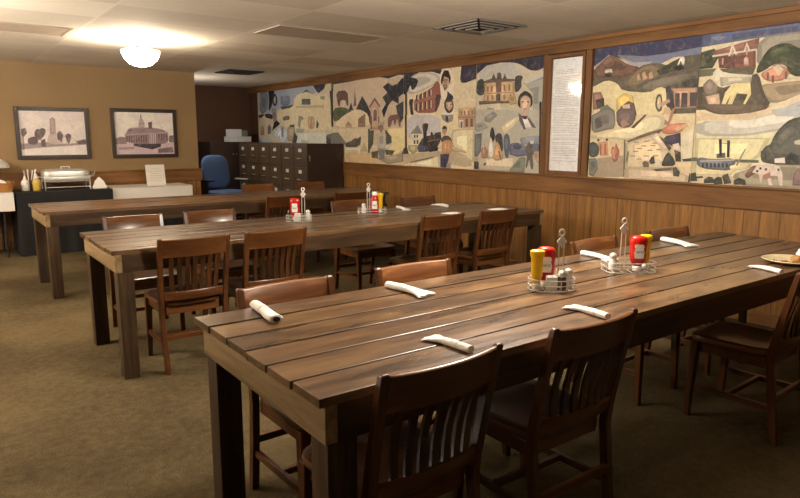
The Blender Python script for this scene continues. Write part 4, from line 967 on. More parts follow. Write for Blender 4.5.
# ------------------------------------------------------------------ plank tables
TL, TW = 3.587, 0.906
def make_table():
    r = empty('plank_table')
    mb = MB()
    pw = TW / 6
    for k in range(6):
        g = 0.010
        dx = random.uniform(-0.006, 0.006)
        mb.box(dx, TL + random.uniform(-0.006, 0.006), k * pw + g / 2, (k + 1) * pw - g / 2, 0.735, 0.76 + random.uniform(-0.0012, 0.0008), 0.0016)
    mb.build('tabletop', M_TABLE, r)
    i, jn, jf, d = 0.014, 0.006, 0.042, 0.036     # the frame sits slightly towards one long side
    z0, z1 = 0.632, 0.735
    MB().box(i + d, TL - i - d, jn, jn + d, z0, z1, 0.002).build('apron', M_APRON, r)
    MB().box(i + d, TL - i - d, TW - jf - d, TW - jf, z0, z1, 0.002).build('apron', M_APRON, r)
    MB().box(i, i + d, jn, TW - jf, z0, z1, 0.002).build('apron', M_APRON_LIT, r)
    MB().box(TL - i - d, TL - i, jn, TW - jf, z0, z1, 0.002).build('apron', M_APRON_LIT, r)
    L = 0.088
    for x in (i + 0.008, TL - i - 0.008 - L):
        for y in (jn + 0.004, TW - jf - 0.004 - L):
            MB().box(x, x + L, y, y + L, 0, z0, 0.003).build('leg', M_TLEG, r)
    return r
tab = make_table()
TA, TB, TC = (-4.260, 0.955), (-4.187, 3.429), (-4.214, 5.759)
place(tab, (TA[0], TA[1], 0), 0, 'long dark plank dining table nearest the camera, set with napkins and condiment caddies', 'long plank dining tables', 'table')
place(tab, (TB[0], TB[1], 0), 0, 'long dark plank dining table in the middle of the three rows', 'long plank dining tables', 'table')
place(tab, (TC[0], TC[1], 0), 0, 'long dark plank dining table farthest back, bare, before the buffet', 'long plank dining tables', 'table')

# ------------------------------------------------------------------ slat-back wooden chairs (front faces +y)
def back_y(z):      # lean of the back, y of its front plane at height z
    t = max(0.0, (z - 0.40) / 0.42)
    return -0.185 - 0.085 * t ** 1.15
def bow(x): return -0.030 * (1 - (x / 0.195) ** 2)
def make_chair():
    r = empty('slat_back_chair')
    # saddle seat
    mb = MB(); n = 14
    def outline(s, z, dish=0.0):
        pts = []
        for k in range(40):
            a = 2 * PI * k / 40
            ca, sa = math.cos(a), math.sin(a)
            e = 0.42
            x = math.copysign(abs(ca) ** e, ca); y = math.copysign(abs(sa) ** e, sa)
            w = 0.205 + 0.012 * y
            pts.append(Vector((x * w * s, y * 0.205 * s + 0.005, z)))
        return pts
    def rim(s, z0, d):
        return [Vector((p.x, p.y, z0 - d * (1 - 0.5 * abs(p.x) / 0.2))) for p in outline(s, z0)]
    mb.loft([outline(0.93, 0.398), outline(0.985, 0.403), outline(1.0, 0.416), outline(0.985, 0.428), outline(0.93, 0.432),
             rim(0.75, 0.430, 0.006), rim(0.5, 0.428, 0.010), rim(0.25, 0.428, 0.012), rim(0.03, 0.428, 0.012)])
    mb.build('seat', M_SEAT, r, smooth=True)
    # seat rails under the seat
    for s in (-1, 1):
        MB().box(s * 0.172 - 0.011, s * 0.172 + 0.011, -0.16, 0.165, 0.345, 0.398, 0.003).build('seat_rail', M_CHAIR, r)
    MB().box(-0.161, 0.161, 0.152, 0.174, 0.345, 0.398, 0.003).build('seat_rail', M_CHAIR_X, r)
    MB().box(-0.161, 0.161, -0.172, -0.152, 0.345, 0.398, 0.003).build('seat_rail', M_CHAIR_X, r)
    for s in (-1, 1):
        MB().bar((s * 0.178, 0.168, 0.399), (s * 0.184, 0.182, 0.0), 0.040, 0.040, 0.028, 0.028).build('leg', M_CHAIR, r, bevel=0.004)
        mb = MB(); rings = []
        zs = [0.0, 0.2, 0.38, 0.45, 0.55, 0.65, 0.75, 0.812, 0.818]
        for z in zs:
            if z < 0.4: y = -0.235 + (0.235 - 0.185) * (z / 0.4) ** 0.8
            else: y = back_y(z)
            x = s * (0.186 + 0.014 * z / 0.82)
            w = 0.030 if z < 0.78 else 0.027
            d = 0.034 if z < 0.5 else 0.034 - 0.012 * (z - 0.5) / 0.32
            if z > 0.815: w *= 0.7; d *= 0.6
            rings.append([Vector((x + a * w / 2, y + b * d / 2, z)) for a, b in ((-1, -1), (1, -1), (1, 1), (-1, 1))])
        mb.loft(rings)
        mb.build('back_post', M_CHAIR, r, bevel=0.003)
    # curved crest rail and lower back rail
    def rail(z0, z1, half, th, crown=0.0):
        mb = MB(); rings = []
        for k in range(13):
            x = -half + 2 * half * k / 12
            c = crown * (1 - (x / half) ** 2)
            ring = []
            for z, f in ((z0, -1), (z0 + 0.004, -1), (z1 + c - 0.004, -1), (z1 + c, -0.6), (z1 + c, 0.6), (z1 + c - 0.004, 1), (z0 + 0.004, 1), (z0, 0.6)):
                ring.append(Vector((x, back_y(z) + bow(x) + f * th / 2, z)))
            rings.append(ring)
        return mb.loft(rings)
    rail(0.705, 0.812, 0.187, 0.022).build('crest_rail', M_CHAIR_X, r, smooth=True)
    rail(0.440, 0.492, 0.176, 0.020).build('lower_back_rail', M_CHAIR_X, r, smooth=True)
    for k in range(7):
        x = -0.138 + 0.046 * k
        mb = MB(); rings = []
        for z in (0.485, 0.54, 0.6, 0.66, 0.712):
            y = back_y(z) + bow(x) + 0.012 * math.sin(PI * (z - 0.485) / 0.227)
            xx = x * (0.94 + 0.06 * (z - 0.485) / 0.227)
            rings.append([Vector((xx + a * 0.0125, y + b * 0.0055, z)) for a, b in ((-1, -1), (1, -1), (1, 1), (-1, 1))])
        mb.loft(rings).build('back_slat', M_CHAIR, r)
    for s in (-1, 1):
        MB().bar((s * 0.187, -0.205, 0.165), (s * 0.181, 0.172, 0.165), 0.018, 0.026).build('stretcher', M_SEAT, r)
    MB().bar((-0.186, -0.212, 0.215), (0.186, -0.212, 0.215), 0.018, 0.028, wdir=(0, 1, 0)).build('stretcher', M_CHAIR_X, r)
    MB().bar((-0.172, 0.0, 0.165), (0.172, 0.0, 0.165), 0.018, 0.024, wdir=(0, 1, 0)).build('stretcher', M_CHAIR_X, r)
    return r
ch = make_chair()
CG = 'wooden slat-back chairs around the plank tables'
def near(x, y, lab, rz=0.0): place(ch, (x, y, 0), rz, lab, CG, 'chair')
def far(x, y, lab, rz=0.0): place(ch, (x, y, 0), PI + rz, lab, CG, 'chair')
# front table
near(-3.930, 1.155, 'slat-back wooden chair, backside to the camera, first from left along the front table', 0.02)
near(-3.280, 1.155, 'slat-back wooden chair, backside to the camera, second from left along the front table', -0.01)
near(-1.785, 1.085, 'slat-back wooden chair at the right edge of the photo, beside the plate', 0.04)
far(-3.848, 1.685, 'slat-back wooden chair behind the left end of the front table, facing the camera', 0.02)
far(-3.205, 1.690, 'slat-back wooden chair behind the front table, second from the left', -0.02)
far(-1.895, 1.665, 'slat-back wooden chair behind the front table, directly behind the tall caddies', 0.03)
far(-1.160, 1.660, 'slat-back wooden chair behind the front table, nearest the mural wall', -0.05)
# middle table
near(-3.745, 3.610, 'slat-back wooden chair, backside to the camera, leftmost along the middle table', -0.02)
near(-3.235, 3.605, 'slat-back wooden chair, backside to the camera, second from left along the middle table', 0.02)
near(-1.845, 3.620, 'slat-back wooden chair, backside to the camera, third from left along the middle table', 0.03)
near(-1.250, 3.620, 'slat-back wooden chair, backside to the camera, rightmost along the middle table', 0.03)
far(-3.770, 4.370, 'slat-back wooden chair behind the left end of the middle table', 0.0)
far(-3.175, 4.385, 'slat-back wooden chair with a shiny crest behind the middle table, second from the left', 0.03)
far(-1.820, 4.450, 'slat-back wooden chair behind the middle table, beside the caddy with the yellow bottle', -0.03)
far(-1.077, 4.370, 'slat-back wooden chair behind the middle table, nearest the mural wall', 0.02)
# back table
near(-2.090, 5.750, 'dark slat-back wooden chair at the near side of the back table, left one', 0.0)
near(-1.330, 5.720, 'dark slat-back wooden chair at the near side of the back table, right one', 0.0)
far(-1.660, 6.860, 'slat-back wooden chair behind the back table, before the olive file cabinets', 0.0)
far(-0.930, 6.860, 'slat-back wooden chair behind the back table, before the dark end panel', 0.0)

# ------------------------------------------------------------------ rolled napkins
def make_napkin(flare):
    r = empty('rolled_napkin')
    prof = [(-0.128, 0.015, 0.012), (-0.126, 0.017, 0.0145), (-0.09, 0.0175, 0.015), (-0.04, 0.017, 0.0145), (0.02, 0.018, 0.014), (0.06, 0.022, 0.0115)]
    prof += [(0.10, 0.034, 0.009), (0.126, 0.044, 0.0065), (0.130, 0.043, 0.005)] if flare else [(0.10, 0.021, 0.013), (0.125, 0.021, 0.014), (0.128, 0.019, 0.012)]
    rings = []
    for y, rx, rz in prof:
        rings.append([Vector((rx * math.cos(2 * PI * k / 18) + (0.004 * math.sin(3 * k) if y > 0.09 and flare else 0), y + (0.006 * math.cos(2 * k) if y > 0.12 and flare else 0), rz * (1 + math.sin(2 * PI * k / 18)))) for k in range(18)])
    MB().loft(rings).build('napkin', M_NAPKIN, r, smooth=True)
    MB().lathe([(0.0195, -0.018), (0.0195, 0.018)], 18, (0, 0, 0), 0.96, 0.80, Matrix.Translation((0, -0.035, 0.0152)) @ Matrix.Rotation(PI / 2, 4, 'X')).build('paper_band', M_WHITE, r, smooth=True)
    if not flare:
        MB().lathe([(0.011, 0.0), (0.011, 0.0035)], 14, (0, 0, 0), 1, 0.85, Matrix.Translation((0, 0.132, 0.0135)) @ Matrix.Rotation(PI / 2, 4, 'X')).build('roll_hole_shade', M_BLACKPL, r)  # no cutlery here: black disc stands for the shaded hollow of the roll
    return r
nap_f = make_napkin(True); nap_p = make_napkin(False)
NG = 'white rolled napkins laid on the plank tables'
def lay(proto, p0, p1, lab):
    """p0 = plain end, p1 = flared end"""
    v = Vector(p1) - Vector(p0); c = (Vector(p1) + Vector(p0)) / 2
    o = place(proto, (c.x, c.y, 0.7605), math.atan2(v.y, v.x) - PI / 2, lab, NG, 'napkin')
    k = max(0.7, v.length / 0.258 * 0.92)
    o.scale = (k * 1.28, k, k * 1.1)
lay(nap_p, (-4.035, 1.862), (-4.061, 1.605), 'white rolled napkin with an open dark end at the left end of the front table')
lay(nap_f, (-3.447, 1.835), (-3.406, 1.590), 'white rolled napkin on the front table before its second far-side chair')
lay(nap_f, (-3.732, 0.985), (-3.742, 1.178), 'white rolled napkin on the front table before the first near-side chair')
lay(nap_f, (-3.103, 0.962), (-3.077, 1.162), 'white rolled napkin on the front table just beyond the second near-side chair')
lay(nap_f, (-2.140, 1.838), (-2.161, 1.610), 'white rolled napkin on the front table just left of the far caddy')
lay(nap_f, (-1.346, 1.850), (-1.410, 1.600), 'white rolled napkin on the front table nearest the mural wall on the far side')
lay(nap_f, (-1.795, 0.950), (-1.715, 1.125), 'white rolled napkin on the front table beside the cream plate')
lay(nap_f, (-1.573, 4.315), (-1.613, 4.110), 'white rolled napkin on the middle table just right of the yellow bottle')
lay(nap_f, (-1.165, 4.085), (-1.137, 4.320), 'white rolled napkin on the far side of the middle table before its rightmost chair')
lay(nap_f, (-1.535, 3.460), (-1.520, 3.715), 'white rolled napkin peeking over the third near-side chair of the middle table')
lay(nap_f, (-0.995, 3.460), (-0.985, 3.715), 'white rolled napkin peeking over the rightmost near-side chair of the middle table')

# ------------------------------------------------------------------ condiments
VD = math.atan2(-0.804, -0.595)          # heading that faces the room's left-front corner
def text_mesh(body, size, name, mat, parent, M):
    cu = bpy.data.curves.new('t', 'FONT'); cu.body = body; cu.size = size; cu.align_x = 'CENTER'; cu.align_y = 'CENTER'; cu.extrude = 0.0003
    t = bpy.data.objects.new('t', cu); COL.objects.link(t)
    dg = bpy.context.evaluated_depsgraph_get()
    me = bpy.data.meshes.new_from_object(t.evaluated_get(dg))
    bpy.data.objects.remove(t); bpy.data.curves.remove(cu)
    me.transform(M); me.materials.clear(); me.materials.append(mat); me.name = name
    o = bpy.data.objects.new(name, me); COL.objects.link(o); o.parent = parent
    return o
def make_ketchup(upright=False):
    r = empty('ketchup_bottle')
    if not upright:   # stands on its wide white cap
        MB().lathe([(0.020, 0), (0.0215, 0.002), (0.0215, 0.022), (0.018, 0.026)], 20).build('cap', M_WHITE, r, smooth=True)
        MB().lathe([(0.017, 0.024), (0.022, 0.032), (0.033, 0.05), (0.036, 0.075), (0.034, 0.095), (0.036, 0.12), (0.038, 0.142), (0.035, 0.158), (0.026, 0.167), (0.008, 0.170)], 24, (0, 0, 0), 1.08, 0.72).build('bottle', M_RED, r, smooth=True)
        zc, up = 0.098, 1
    else:
        MB().lathe([(0.030, 0), (0.034, 0.004), (0.035, 0.05), (0.033, 0.085), (0.034, 0.115), (0.026, 0.14), (0.017, 0.15)], 24, (0, 0, 0), 1.0, 0.75).build('bottle', M_RED, r, smooth=True)
        MB().lathe([(0.019, 0.148), (0.022, 0.15), (0.022, 0.176), (0.019, 0.18)], 20).build('cap', M_WHITE, r, smooth=True)
        zc, up = 0.072, 1
    # keystone label on both broad faces
    for s in (-1, 1):
        pts = [(-0.020, -0.034), (0.020, -0.034), (0.023, -0.006), (0.018, 0.012), (0.022, 0.022), (0.016, 0.032), (-0.016, 0.032), (-0.022, 0.022), (-0.018, 0.012), (-0.023, -0.006)]
        mb = MB()
        yy = lambda x, k: s * (0.0272 + k - 5.0 * x * x)
        mb.loft([[Vector((x, yy(x, 0.0), zc + z)) for x, z in pts], [Vector((x, yy(x, 0.0022), zc + z)) for x, z in pts]])
        lb = mb.build('label', M_WHITE, r); lb['label'] = 'white keystone label'
        text_mesh('HEINZ', 0.0125, 'lettering', M_INK, lb, Matrix.Translation((0, s * 0.0300, zc - 0.004)) @ Matrix.Rotation(0 if s < 0 else PI, 4, 'Z') @ Matrix.Rotation(PI / 2, 4, 'X'))
    return r
def make_mustard():
    r = empty('mustard_bottle')
    MB().lathe([(0.015, 0), (0.0165, 0.002), (0.0165, 0.02), (0.013, 0.024)], 18).build('cap', M_WHITE, r, smooth=True)
    MB().lathe([(0.013, 0.022), (0.018, 0.034), (0.024, 0.06), (0.024, 0.10), (0.026, 0.13), (0.031, 0.147), (0.031, 0.160), (0.024, 0.165), (0.006, 0.166)], 22, (0, 0, 0), 1.0, 0.75).build('bottle', M_YELLOW, r, smooth=True)
    return r
def make_shaker(m, nm):
    r = empty(nm)
    mb = MB(); mb.lathe([(0.018, 0), (0.020, 0.002), (0.0205, 0.03), (0.017, 0.052), (0.0155, 0.058)], 10)
    mb.build('jar', m, r, smooth=False)
    MB().lathe([(0.0165, 0.057), (0.018, 0.06), (0.018, 0.070), (0.013, 0.080), (0.004, 0.083)], 16).build('lid', M_STEEL, r, smooth=True)
    return r
def make_packets():
    r = empty('sugar_packet_stack')
    for k in range(7):
        MB().box(-0.022, 0.022, -0.014 + 0.004 * k, -0.0115 + 0.004 * k, 0, 0.056 + 0.002 * (k % 3), 0.0008).build('packet', M_NAPKIN if k % 2 else M_CARD, r)
    return r
def make_caddy(rx, ry, hx, hy, e):
    """wire caddy, its handle carrying a diamond tag and a finger loop"""
    r = empty('condiment_caddy')
    mb = MB()
    def pt(a, z): return (rx * math.copysign(abs(math.cos(a)) ** e, math.cos(a)), ry * math.copysign(abs(math.sin(a)) ** e, math.sin(a)), z)
    for z in (0.006, 0.028, 0.05): mb.tube([pt(2 * PI * k / 36, z) for k in range(37)], 0.002, 6)
    for k in range(12):
        a = 2 * PI * (k + 0.5) / 12
        mb.tube([pt(a, 0.003), pt(a, 0.05)], 0.0016, 5)
    for t in (-0.7, -0.35, 0, 0.35, 0.7): mb.tube([(t * rx, -ry * 0.75, 0.004), (t * rx, ry * 0.75, 0.004)], 0.0014, 5)
    mb.build('wire_basket', M_CHROME, r, smooth=True)
    mb = MB()
    for s in (-1, 1): mb.tube([(hx + s * 0.011, hy, 0.004), (hx + s * 0.011, hy, 0.12), (hx + s * 0.010, hy, 0.19), (hx + s * 0.006, hy, 0.225)], 0.0026, 6)
    mb.tube([(hx + 0.011 * math.cos(2 * PI * k / 20), hy, 0.243 + 0.013 * math.sin(2 * PI * k / 20)) for k in range(21)], 0.0036, 6)
    mb.build('handle', M_CHROME, r, smooth=True)
    MB().loft([[Vector((hx + 0.021 * x, y + hy, 0.205 + 0.026 * z)) for x, z in ((-1, 0), (0, -1), (1, 0), (0, 1))] for y in (-0.004, 0.004)]).build('diamond_tag', M_TAG, r, bevel=0.001)
    return r
M_TAG = plain('pale_metal_tag', (214, 212, 206), 0.35, 0.3, 0.04)
cad = make_caddy(0.097, 0.072, 0.036, -0.004, 1.0); cadr = make_caddy(0.118, 0.075, -0.030, 0.0, 0.45); ket = make_ketchup(); ketu = make_ketchup(True); mus = make_mustard()
salt = make_shaker(M_SALT, 'salt_shaker'); pep = make_shaker(M_PEPPER, 'pepper_shaker'); pac = make_packets()
RT, FW = Vector((0.804, -0.595)), Vector((0.595, 0.804))
FACE = math.atan2(-0.595, 0.804)
def at(c, a, b): p = Vector(c) + RT * a + FW * b; return (p.x, p.y, 0.7675)
C1, C2, C3, C4 = (-2.91, 1.39), (-2.315, 1.425), (-2.735, 3.985), (-2.005, 4.075)
GC = 'condiment caddies on the plank tables'
place(cad, (C1[0], C1[1], 0.7605), FACE, 'chrome wire condiment caddy, left of the two on the front table', GC, 'caddy')
place(cadr, (C2[0], C2[1], 0.7605), FACE, 'chrome wire condiment caddy, right of the two on the front table', GC, 'caddy')
place(cad, (C3[0], C3[1], 0.7605), FACE, 'wire condiment caddy with a red bottle only, left one on the middle table', GC, 'caddy')
place(cadr, (C4[0], C4[1], 0.7605), FACE, 'wire condiment caddy with white-capped red bottle, right one on the middle table', GC, 'caddy')
GK, GM, GS, GP = 'ketchup bottles in the caddies', 'mustard bottles in the caddies', 'salt shakers in the caddies', 'sugar packets in the caddies'
place(ket, at(C1, -0.018, 0.038), FACE - 0.1, 'red ketchup bottle half hidden behind the yellow one, left caddy of the front table', GK, 'ketchup bottle')
place(ket, at(C2, 0.034, -0.024), FACE - 0.1, 'red ketchup bottle, white label facing, in the right caddy of the front table', GK, 'ketchup bottle')
place(ket, at(C3, -0.030, 0.022), FACE, 'red ketchup bottle in the left caddy of the middle table', GK, 'ketchup bottle')
place(ketu, at(C4, 0.022, -0.015), FACE, 'red ketchup bottle with a white cap on top, right caddy of the middle table', GK, 'ketchup bottle')
place(mus, at(C1, -0.066, -0.016), FACE, 'yellow mustard bottle in the left caddy of the front table', GM, 'mustard bottle')
place(mus, at(C2, 0.088, 0.030), FACE + 0.1, 'yellow mustard bottle behind the red one, right caddy of the front table', GM, 'mustard bottle')
place(mus, at(C4, 0.062, 0.036), FACE, 'yellow mustard bottle in the right caddy of the middle table', GM, 'mustard bottle')
place(pep, at(C1, 0.034, -0.038), FACE, 'pepper shaker with steel lid at the front of the left caddy, front table', None, 'pepper shaker')
place(salt, at(C1, 0.072, 0.006), FACE, 'salt shaker with steel lid, right side of the left caddy, front table', GS, 'salt shaker')
place(salt, at(C2, -0.074, 0.0), FACE, 'salt shaker with steel lid, left side of the right caddy, front table', GS, 'salt shaker')
place(salt, at(C3, 0.068, 0.010), FACE, 'salt shaker in the left caddy of the middle table', GS, 'salt shaker')
place(salt, at(C4, -0.070, 0.0), FACE, 'salt shaker at the left side of the right caddy, middle table', GS, 'salt shaker')
place(pac, at(C1, -0.008, -0.036), FACE, 'white sugar packets at the front of the left caddy, front table', GP, 'sugar packets')
place(pac, at(C3, -0.004, -0.034), FACE, 'white sugar packets at the front of the left caddy, middle table', GP, 'sugar packets')

# plate with crumbs, a crust and a crumpled napkin
r = empty('dinner_plate', (-1.455, 1.058, 0.7605), 0, 'round cream dinner plate with crumbs at the right edge of the front table', 'plate')
MB().lathe([(0.02, 0.0), (0.075, 0.0), (0.085, 0.003), (0.125, 0.016), (0.132, 0.019), (0.130, 0.022), (0.122, 0.020), (0.085, 0.008), (0.07, 0.006), (0.01, 0.006)], 40).build('plate', M_PLATE, r, smooth=True)
rnd = random.Random(11)
cr = MB()
for k in range(60):
    a, d = rnd.uniform(2.0, 5.2), rnd.uniform(0.02, 0.075); s = rnd.uniform(0.002, 0.005)
    x, y = d * math.cos(a), d * math.sin(a)
    cr.box(x - s, x + s, y - s * 0.8, y + s * 0.8, 0.007, 0.007 + s, 0.0006, 1)
c_ = cr.build('crumbs', M_CRUMB)
c_.location = r.location; tag(c_, 'brown crumbs scattered on the cream plate', 'crumbs', kind='stuff')
bx = MB(); bx.box(-0.03, 0.03, -0.022, 0.022, 0, 0.026, 0.008, 3)
b_ = bx.build('bread_crust', M_BREAD, smooth=True, loc=(-1.405, 1.048, 0.7675)); tag(b_, 'small brown bread crust on the cream plate', 'bread')
mb = MB()
rings = []
for i, (rr, z) in enumerate(((0.034, 0.0), (0.046, 0.012), (0.044, 0.03), (0.034, 0.046), (0.018, 0.058), (0.003, 0.062))):
    rings.append([Vector(((rr + 0.007 * math.sin(3 * a + i)) * math.cos(a), (rr + 0.006 * math.cos(4 * a + 2 * i)) * math.sin(a), z + 0.003 * math.sin(5 * a))) for a in [2 * PI * k / 22 for k in range(22)]])
n_ = mb.loft(rings).build('crumpled_napkin', M_NAPKIN, smooth=False, loc=(-1.340, 1.030, 0.7705)); tag(n_, 'crumpled white paper napkin heaped on the right side of the cream plate', 'napkin')

# ------------------------------------------------------------------ buffet along the back wall
def draped(name, x0, x1, y0, y1, z0, z1, mat, lab, folds=0.012, cat='tablecloth'):
    mb = MB()
    per = []
    n = 40
    def side(a, b, k): return [(a[0] + (b[0] - a[0]) * i / k, a[1] + (b[1] - a[1]) * i / k) for i in range(k)]
    c = [(x0, y0), (x1, y0), (x1, y1), (x0, y1)]
    for i in range(4): per += side(c[i], c[(i + 1) % 4], n)
    cx, cy = (x0 + x1) / 2, (y0 + y1) / 2
    rings = []
    for t in (0.0, 0.3, 0.6, 0.9, 1.0):
        z = z0 + (z1 - z0) * t
        ring = []
        for i, (x, y) in enumerate(per):
            f = folds * (1 - t) * math.sin(i * 0.9) * (1 if t < 1 else 0)
            dx, dy = (x - cx) / (x1 - x0), (y - cy) / (y1 - y0)
            s = 1.0 if t < 0.95 else 0.996
            ring.append(Vector((cx + (x - cx) * s + f * dx * 2, cy + (y - cy) * s + f * dy * 2, z)))
        rings.append(ring)
    mb.loft(rings, cap=True)
    return tag(mb.build(name, mat, smooth=True), lab, cat)
draped('tablecloth', -4.165, -3.115, 8.215, 8.86, 0.004, 0.75, M_CLOTH_K, 'black floor-length tablecloth on the buffet table carrying the chafing dish')
draped('tablecloth', -3.085, -2.11, 8.33, 8.86, 0.004, 0.742, M_CLOTH_K, 'black table skirt below the white cloth at the right end of the buffet', 0.01)
def top_cloth(x0, x1, y0, y1, z0, z1, lab):
    mb = MB(); t = 0.006
    mb.box(x0, x1, y0, y1, z1 - t, z1, 0.002)
    mb.box(x0, x1, y0, y0 + t, z0, z1, 0.002); mb.box(x0, x1, y1 - t, y1, z0, z1, 0.002)
    mb.box(x0, x0 + t, y0, y1, z0, z1, 0.002); mb.box(x1 - t, x1, y0, y1, z0, z1, 0.002)
    return tag(mb.build('tablecloth', M_CLOTH_W), lab, 'tablecloth')
top_cloth(-3.10, -2.085, 8.30, 8.88, 0.50, 0.752, 'white tablecloth with the upright sign on it, right end of the buffet')
top_cloth(-6.0, -4.185, 8.20, 8.85, 0.545, 0.758, 'white tablecloth at the left edge of the photo under the wicker basket')
r = empty('folding_table', (-5.09, 8.52, 0), 0, 'folding table under the white tablecloth at the left edge', 'table')
MB().box(-0.895, 0.895, -0.31, 0.31, 0.715, 0.7515, 0.004).build('tabletop', M_CARD, r)
for sx in (-1, 1):
    for sy in (-1, 1):
        MB().tube([(sx * 0.80, sy * 0.24, 0), (sx * 0.80, sy * 0.24, 0.715)], 0.014, 10).build('leg', M_BLACKPL, r)

# chafing dish
r = empty('chafing_dish', (-3.575, 8.57, 0.7505), 0, 'stainless steel chafing dish with a domed lid on the black buffet cloth', 'chafing dish')
mb = MB()
for x in (-0.25, 0.25):
    mb.tube([(x, -0.13, 0.10), (x, 0.13, 0.10)], 0.007, 8)
mb.tube([(-0.25, -0.13, 0.10), (0.25, -0.13, 0.10)], 0.006, 8); mb.tube([(-0.25, 0.13, 0.10), (0.25, 0.13, 0.10)], 0.006, 8)
mb.tube([(-0.25, -0.13, 0.03), (0.25, -0.13, 0.03)], 0.005, 8)
mb.build('stand', M_STEEL, r, smooth=True)
for sx in (-1, 1):
    for sy in (-1, 1): MB().tube([(sx * 0.25, sy * 0.13, 0.0), (sx * 0.25, sy * 0.13, 0.11)], 0.008, 8).build('leg', M_STEEL, r, smooth=True)
MB().box(-0.26, 0.26, -0.15, 0.15, 0.105, 0.165, 0.012, 3).build('water_pan', M_STEEL, r, smooth=True)
mb = MB(); rings = []
for s, z in ((1.0, 0.163), (1.0, 0.19), (0.985, 0.215), (0.94, 0.235), (0.80, 0.246), (0.3, 0.249), (0.02, 0.249)):
    rings.append([Vector((0.265 * s * math.copysign(abs(math.cos(a)) ** 0.35, math.cos(a)), 0.155 * s * math.copysign(abs(math.sin(a)) ** 0.35, math.sin(a)), z)) for a in [2 * PI * (k + 0.5) / 44 for k in range(44)]])
lid = mb.loft(rings).build('lid', M_STEEL, r, smooth=True)
MB().tube([(-0.05, -0.02, 0.245), (-0.045, -0.02, 0.275), (0.045, -0.02, 0.275), (0.05, -0.02, 0.245)], 0.008, 8).build('handle', M_WHITE, lid, smooth=True)
for s in (-1, 1):
    MB().tube([(s * 0.262, -0.06, 0.15), (s * 0.31, -0.06, 0.155), (s * 0.335, -0.02, 0.21), (s * 0.31, 0.04, 0.155), (s * 0.262, 0.04, 0.15)], 0.008, 8).build('side_handle', M_STEEL, r, smooth=True)

# bottles left of the chafing dish
def squeeze(nm, loc, mat, lab, cat, h=0.16, nozzle=True):
    r = empty(nm, loc, 0, lab, cat)
    MB().lathe([(0.040, 0), (0.045, 0.005), (0.045, h * 0.55), (0.038, h * 0.7), (0.018, h * 0.8)], 20).build('bottle', mat, r, smooth=True)
    MB().lathe([(0.020, h * 0.79), (0.020, h * 0.87), (0.012, h * 0.9), (0.007, h * 1.1)], 16).build('nozzle', M_WHITE, r, smooth=True)
    return r
squeeze('squeeze_bottle', (-4.03, 8.50, 0.7505), M_WHITE, 'white plastic squeeze bottle on the buffet beside the chafing dish, left of the yellow one', 'bottle', 0.165)
squeeze('squeeze_bottle', (-3.915, 8.44, 0.7505), M_OIL, 'yellow plastic squeeze bottle on the buffet just left of the chafing dish', 'bottle', 0.185)
r = empty('utensil_holder', (-3.97, 8.66, 0.7505), 0, 'small grey utensil holder behind the two squeeze bottles', 'utensil holder')
MB().lathe([(0.04, 0), (0.045, 0.004), (0.048, 0.12), (0.044, 0.12), (0.04, 0.01)], 18).build('cup', M_GRILLE, r, smooth=True)
for k, (dx, dy) in enumerate(((-0.045, 0.01), (0.0, 0.03), (0.05, 0.0), (0.085, 0.01))):
    MB().tube([(dx * 0.3, dy * 0.3, 0.02), (dx, dy, 0.235 + 0.01 * (k % 2))], [0.004, 0.009], 8).build('utensil', M_STEEL, r)
# folded napkin standing on the black cloth
mb = MB()
mb.loft([[Vector((x * s, y * s, z)) for x, y in ((-0.08, -0.045), (0.08, -0.05), (0.075, 0.05), (-0.075, 0.045))] for s, z in ((1, 0), (0.98, 0.02), (0.62, 0.09), (0.1, 0.14))])
n_ = mb.build('folded_napkin', M_NAPKIN, bevel=0.004, loc=(-3.225, 8.42, 0.7505)); tag(n_, 'white folded napkin standing like a tent at the right end of the black cloth', 'napkin')
# sign on the white cloth
r = empty('table_sign', (-2.50, 8.50, 0.7525), 0.05, 'white upright sign sheet standing on the white buffet cloth', 'sign')
Ms = Matrix.Rotation(math.radians(-8), 4, 'X')
MB().box(-0.125, 0.125, -0.002, 0.002, 0, 0.275, 0, M=Ms).build('sheet', M_WHITE, r)
mb = MB()
for k, w in enumerate((0.06, 0.09, 0.05, 0.08, 0.085, 0.07)):
    mb.box(-w, w, -0.0032, -0.0022, 0.215 - 0.03 * k, 0.222 - 0.03 * k, 0, M=Ms)
mb.build('faint_print', M_PINKINK, r)
MB().box(-0.125, 0.125, -0.03, 0.07, 0.0, 0.004, 0.001).build('base', M_WHITE, r)
# wicker basket with napkin and a domed lamp at the left edge
r = empty('bread_basket', (-4.40, 8.40, 0.7585), 0, 'orange brown wicker basket with a white napkin on the left white cloth', 'basket')
mb = MB(); rings = []
for s, z in ((0.9, 0.0), (0.96, 0.05), (1.0, 0.105), (0.96, 0.11), (0.93, 0.105), (0.88, 0.012)):
    rings.append([Vector((0.25 * s * math.copysign(abs(math.cos(a)) ** 0.5, math.cos(a)), 0.13 * s * math.copysign(abs(math.sin(a)) ** 0.5, math.sin(a)), z + (0.008 * math.cos(8 * a) if z > 0.1 else 0))) for a in [2 * PI * k / 48 for k in range(48)]])
mb.loft(rings).build('basket', M_WICKER, r, smooth=True)
n_ = MB().loft([[Vector((x * s + 0.02 * t, y * s, z)) for x, y in ((-0.11, -0.09), (0.11, -0.09), (0.12, 0.09), (-0.1, 0.09))] for t, (s, z) in enumerate(((0.9, 0.0), (1, 0.07), (0.75, 0.10), (0.2, 0.125)))]).build('lining_napkin', M_NAPKIN, None, bevel=0.006, loc=(-4.36, 8.40, 0.772))
tag(n_, 'white napkin sticking up inside the wicker basket', 'napkin')
r = empty('table_lamp', (-4.36, 8.70, 0.7585), 0, 'small lamp with a white domed shade behind the wicker basket, left edge', 'lamp')
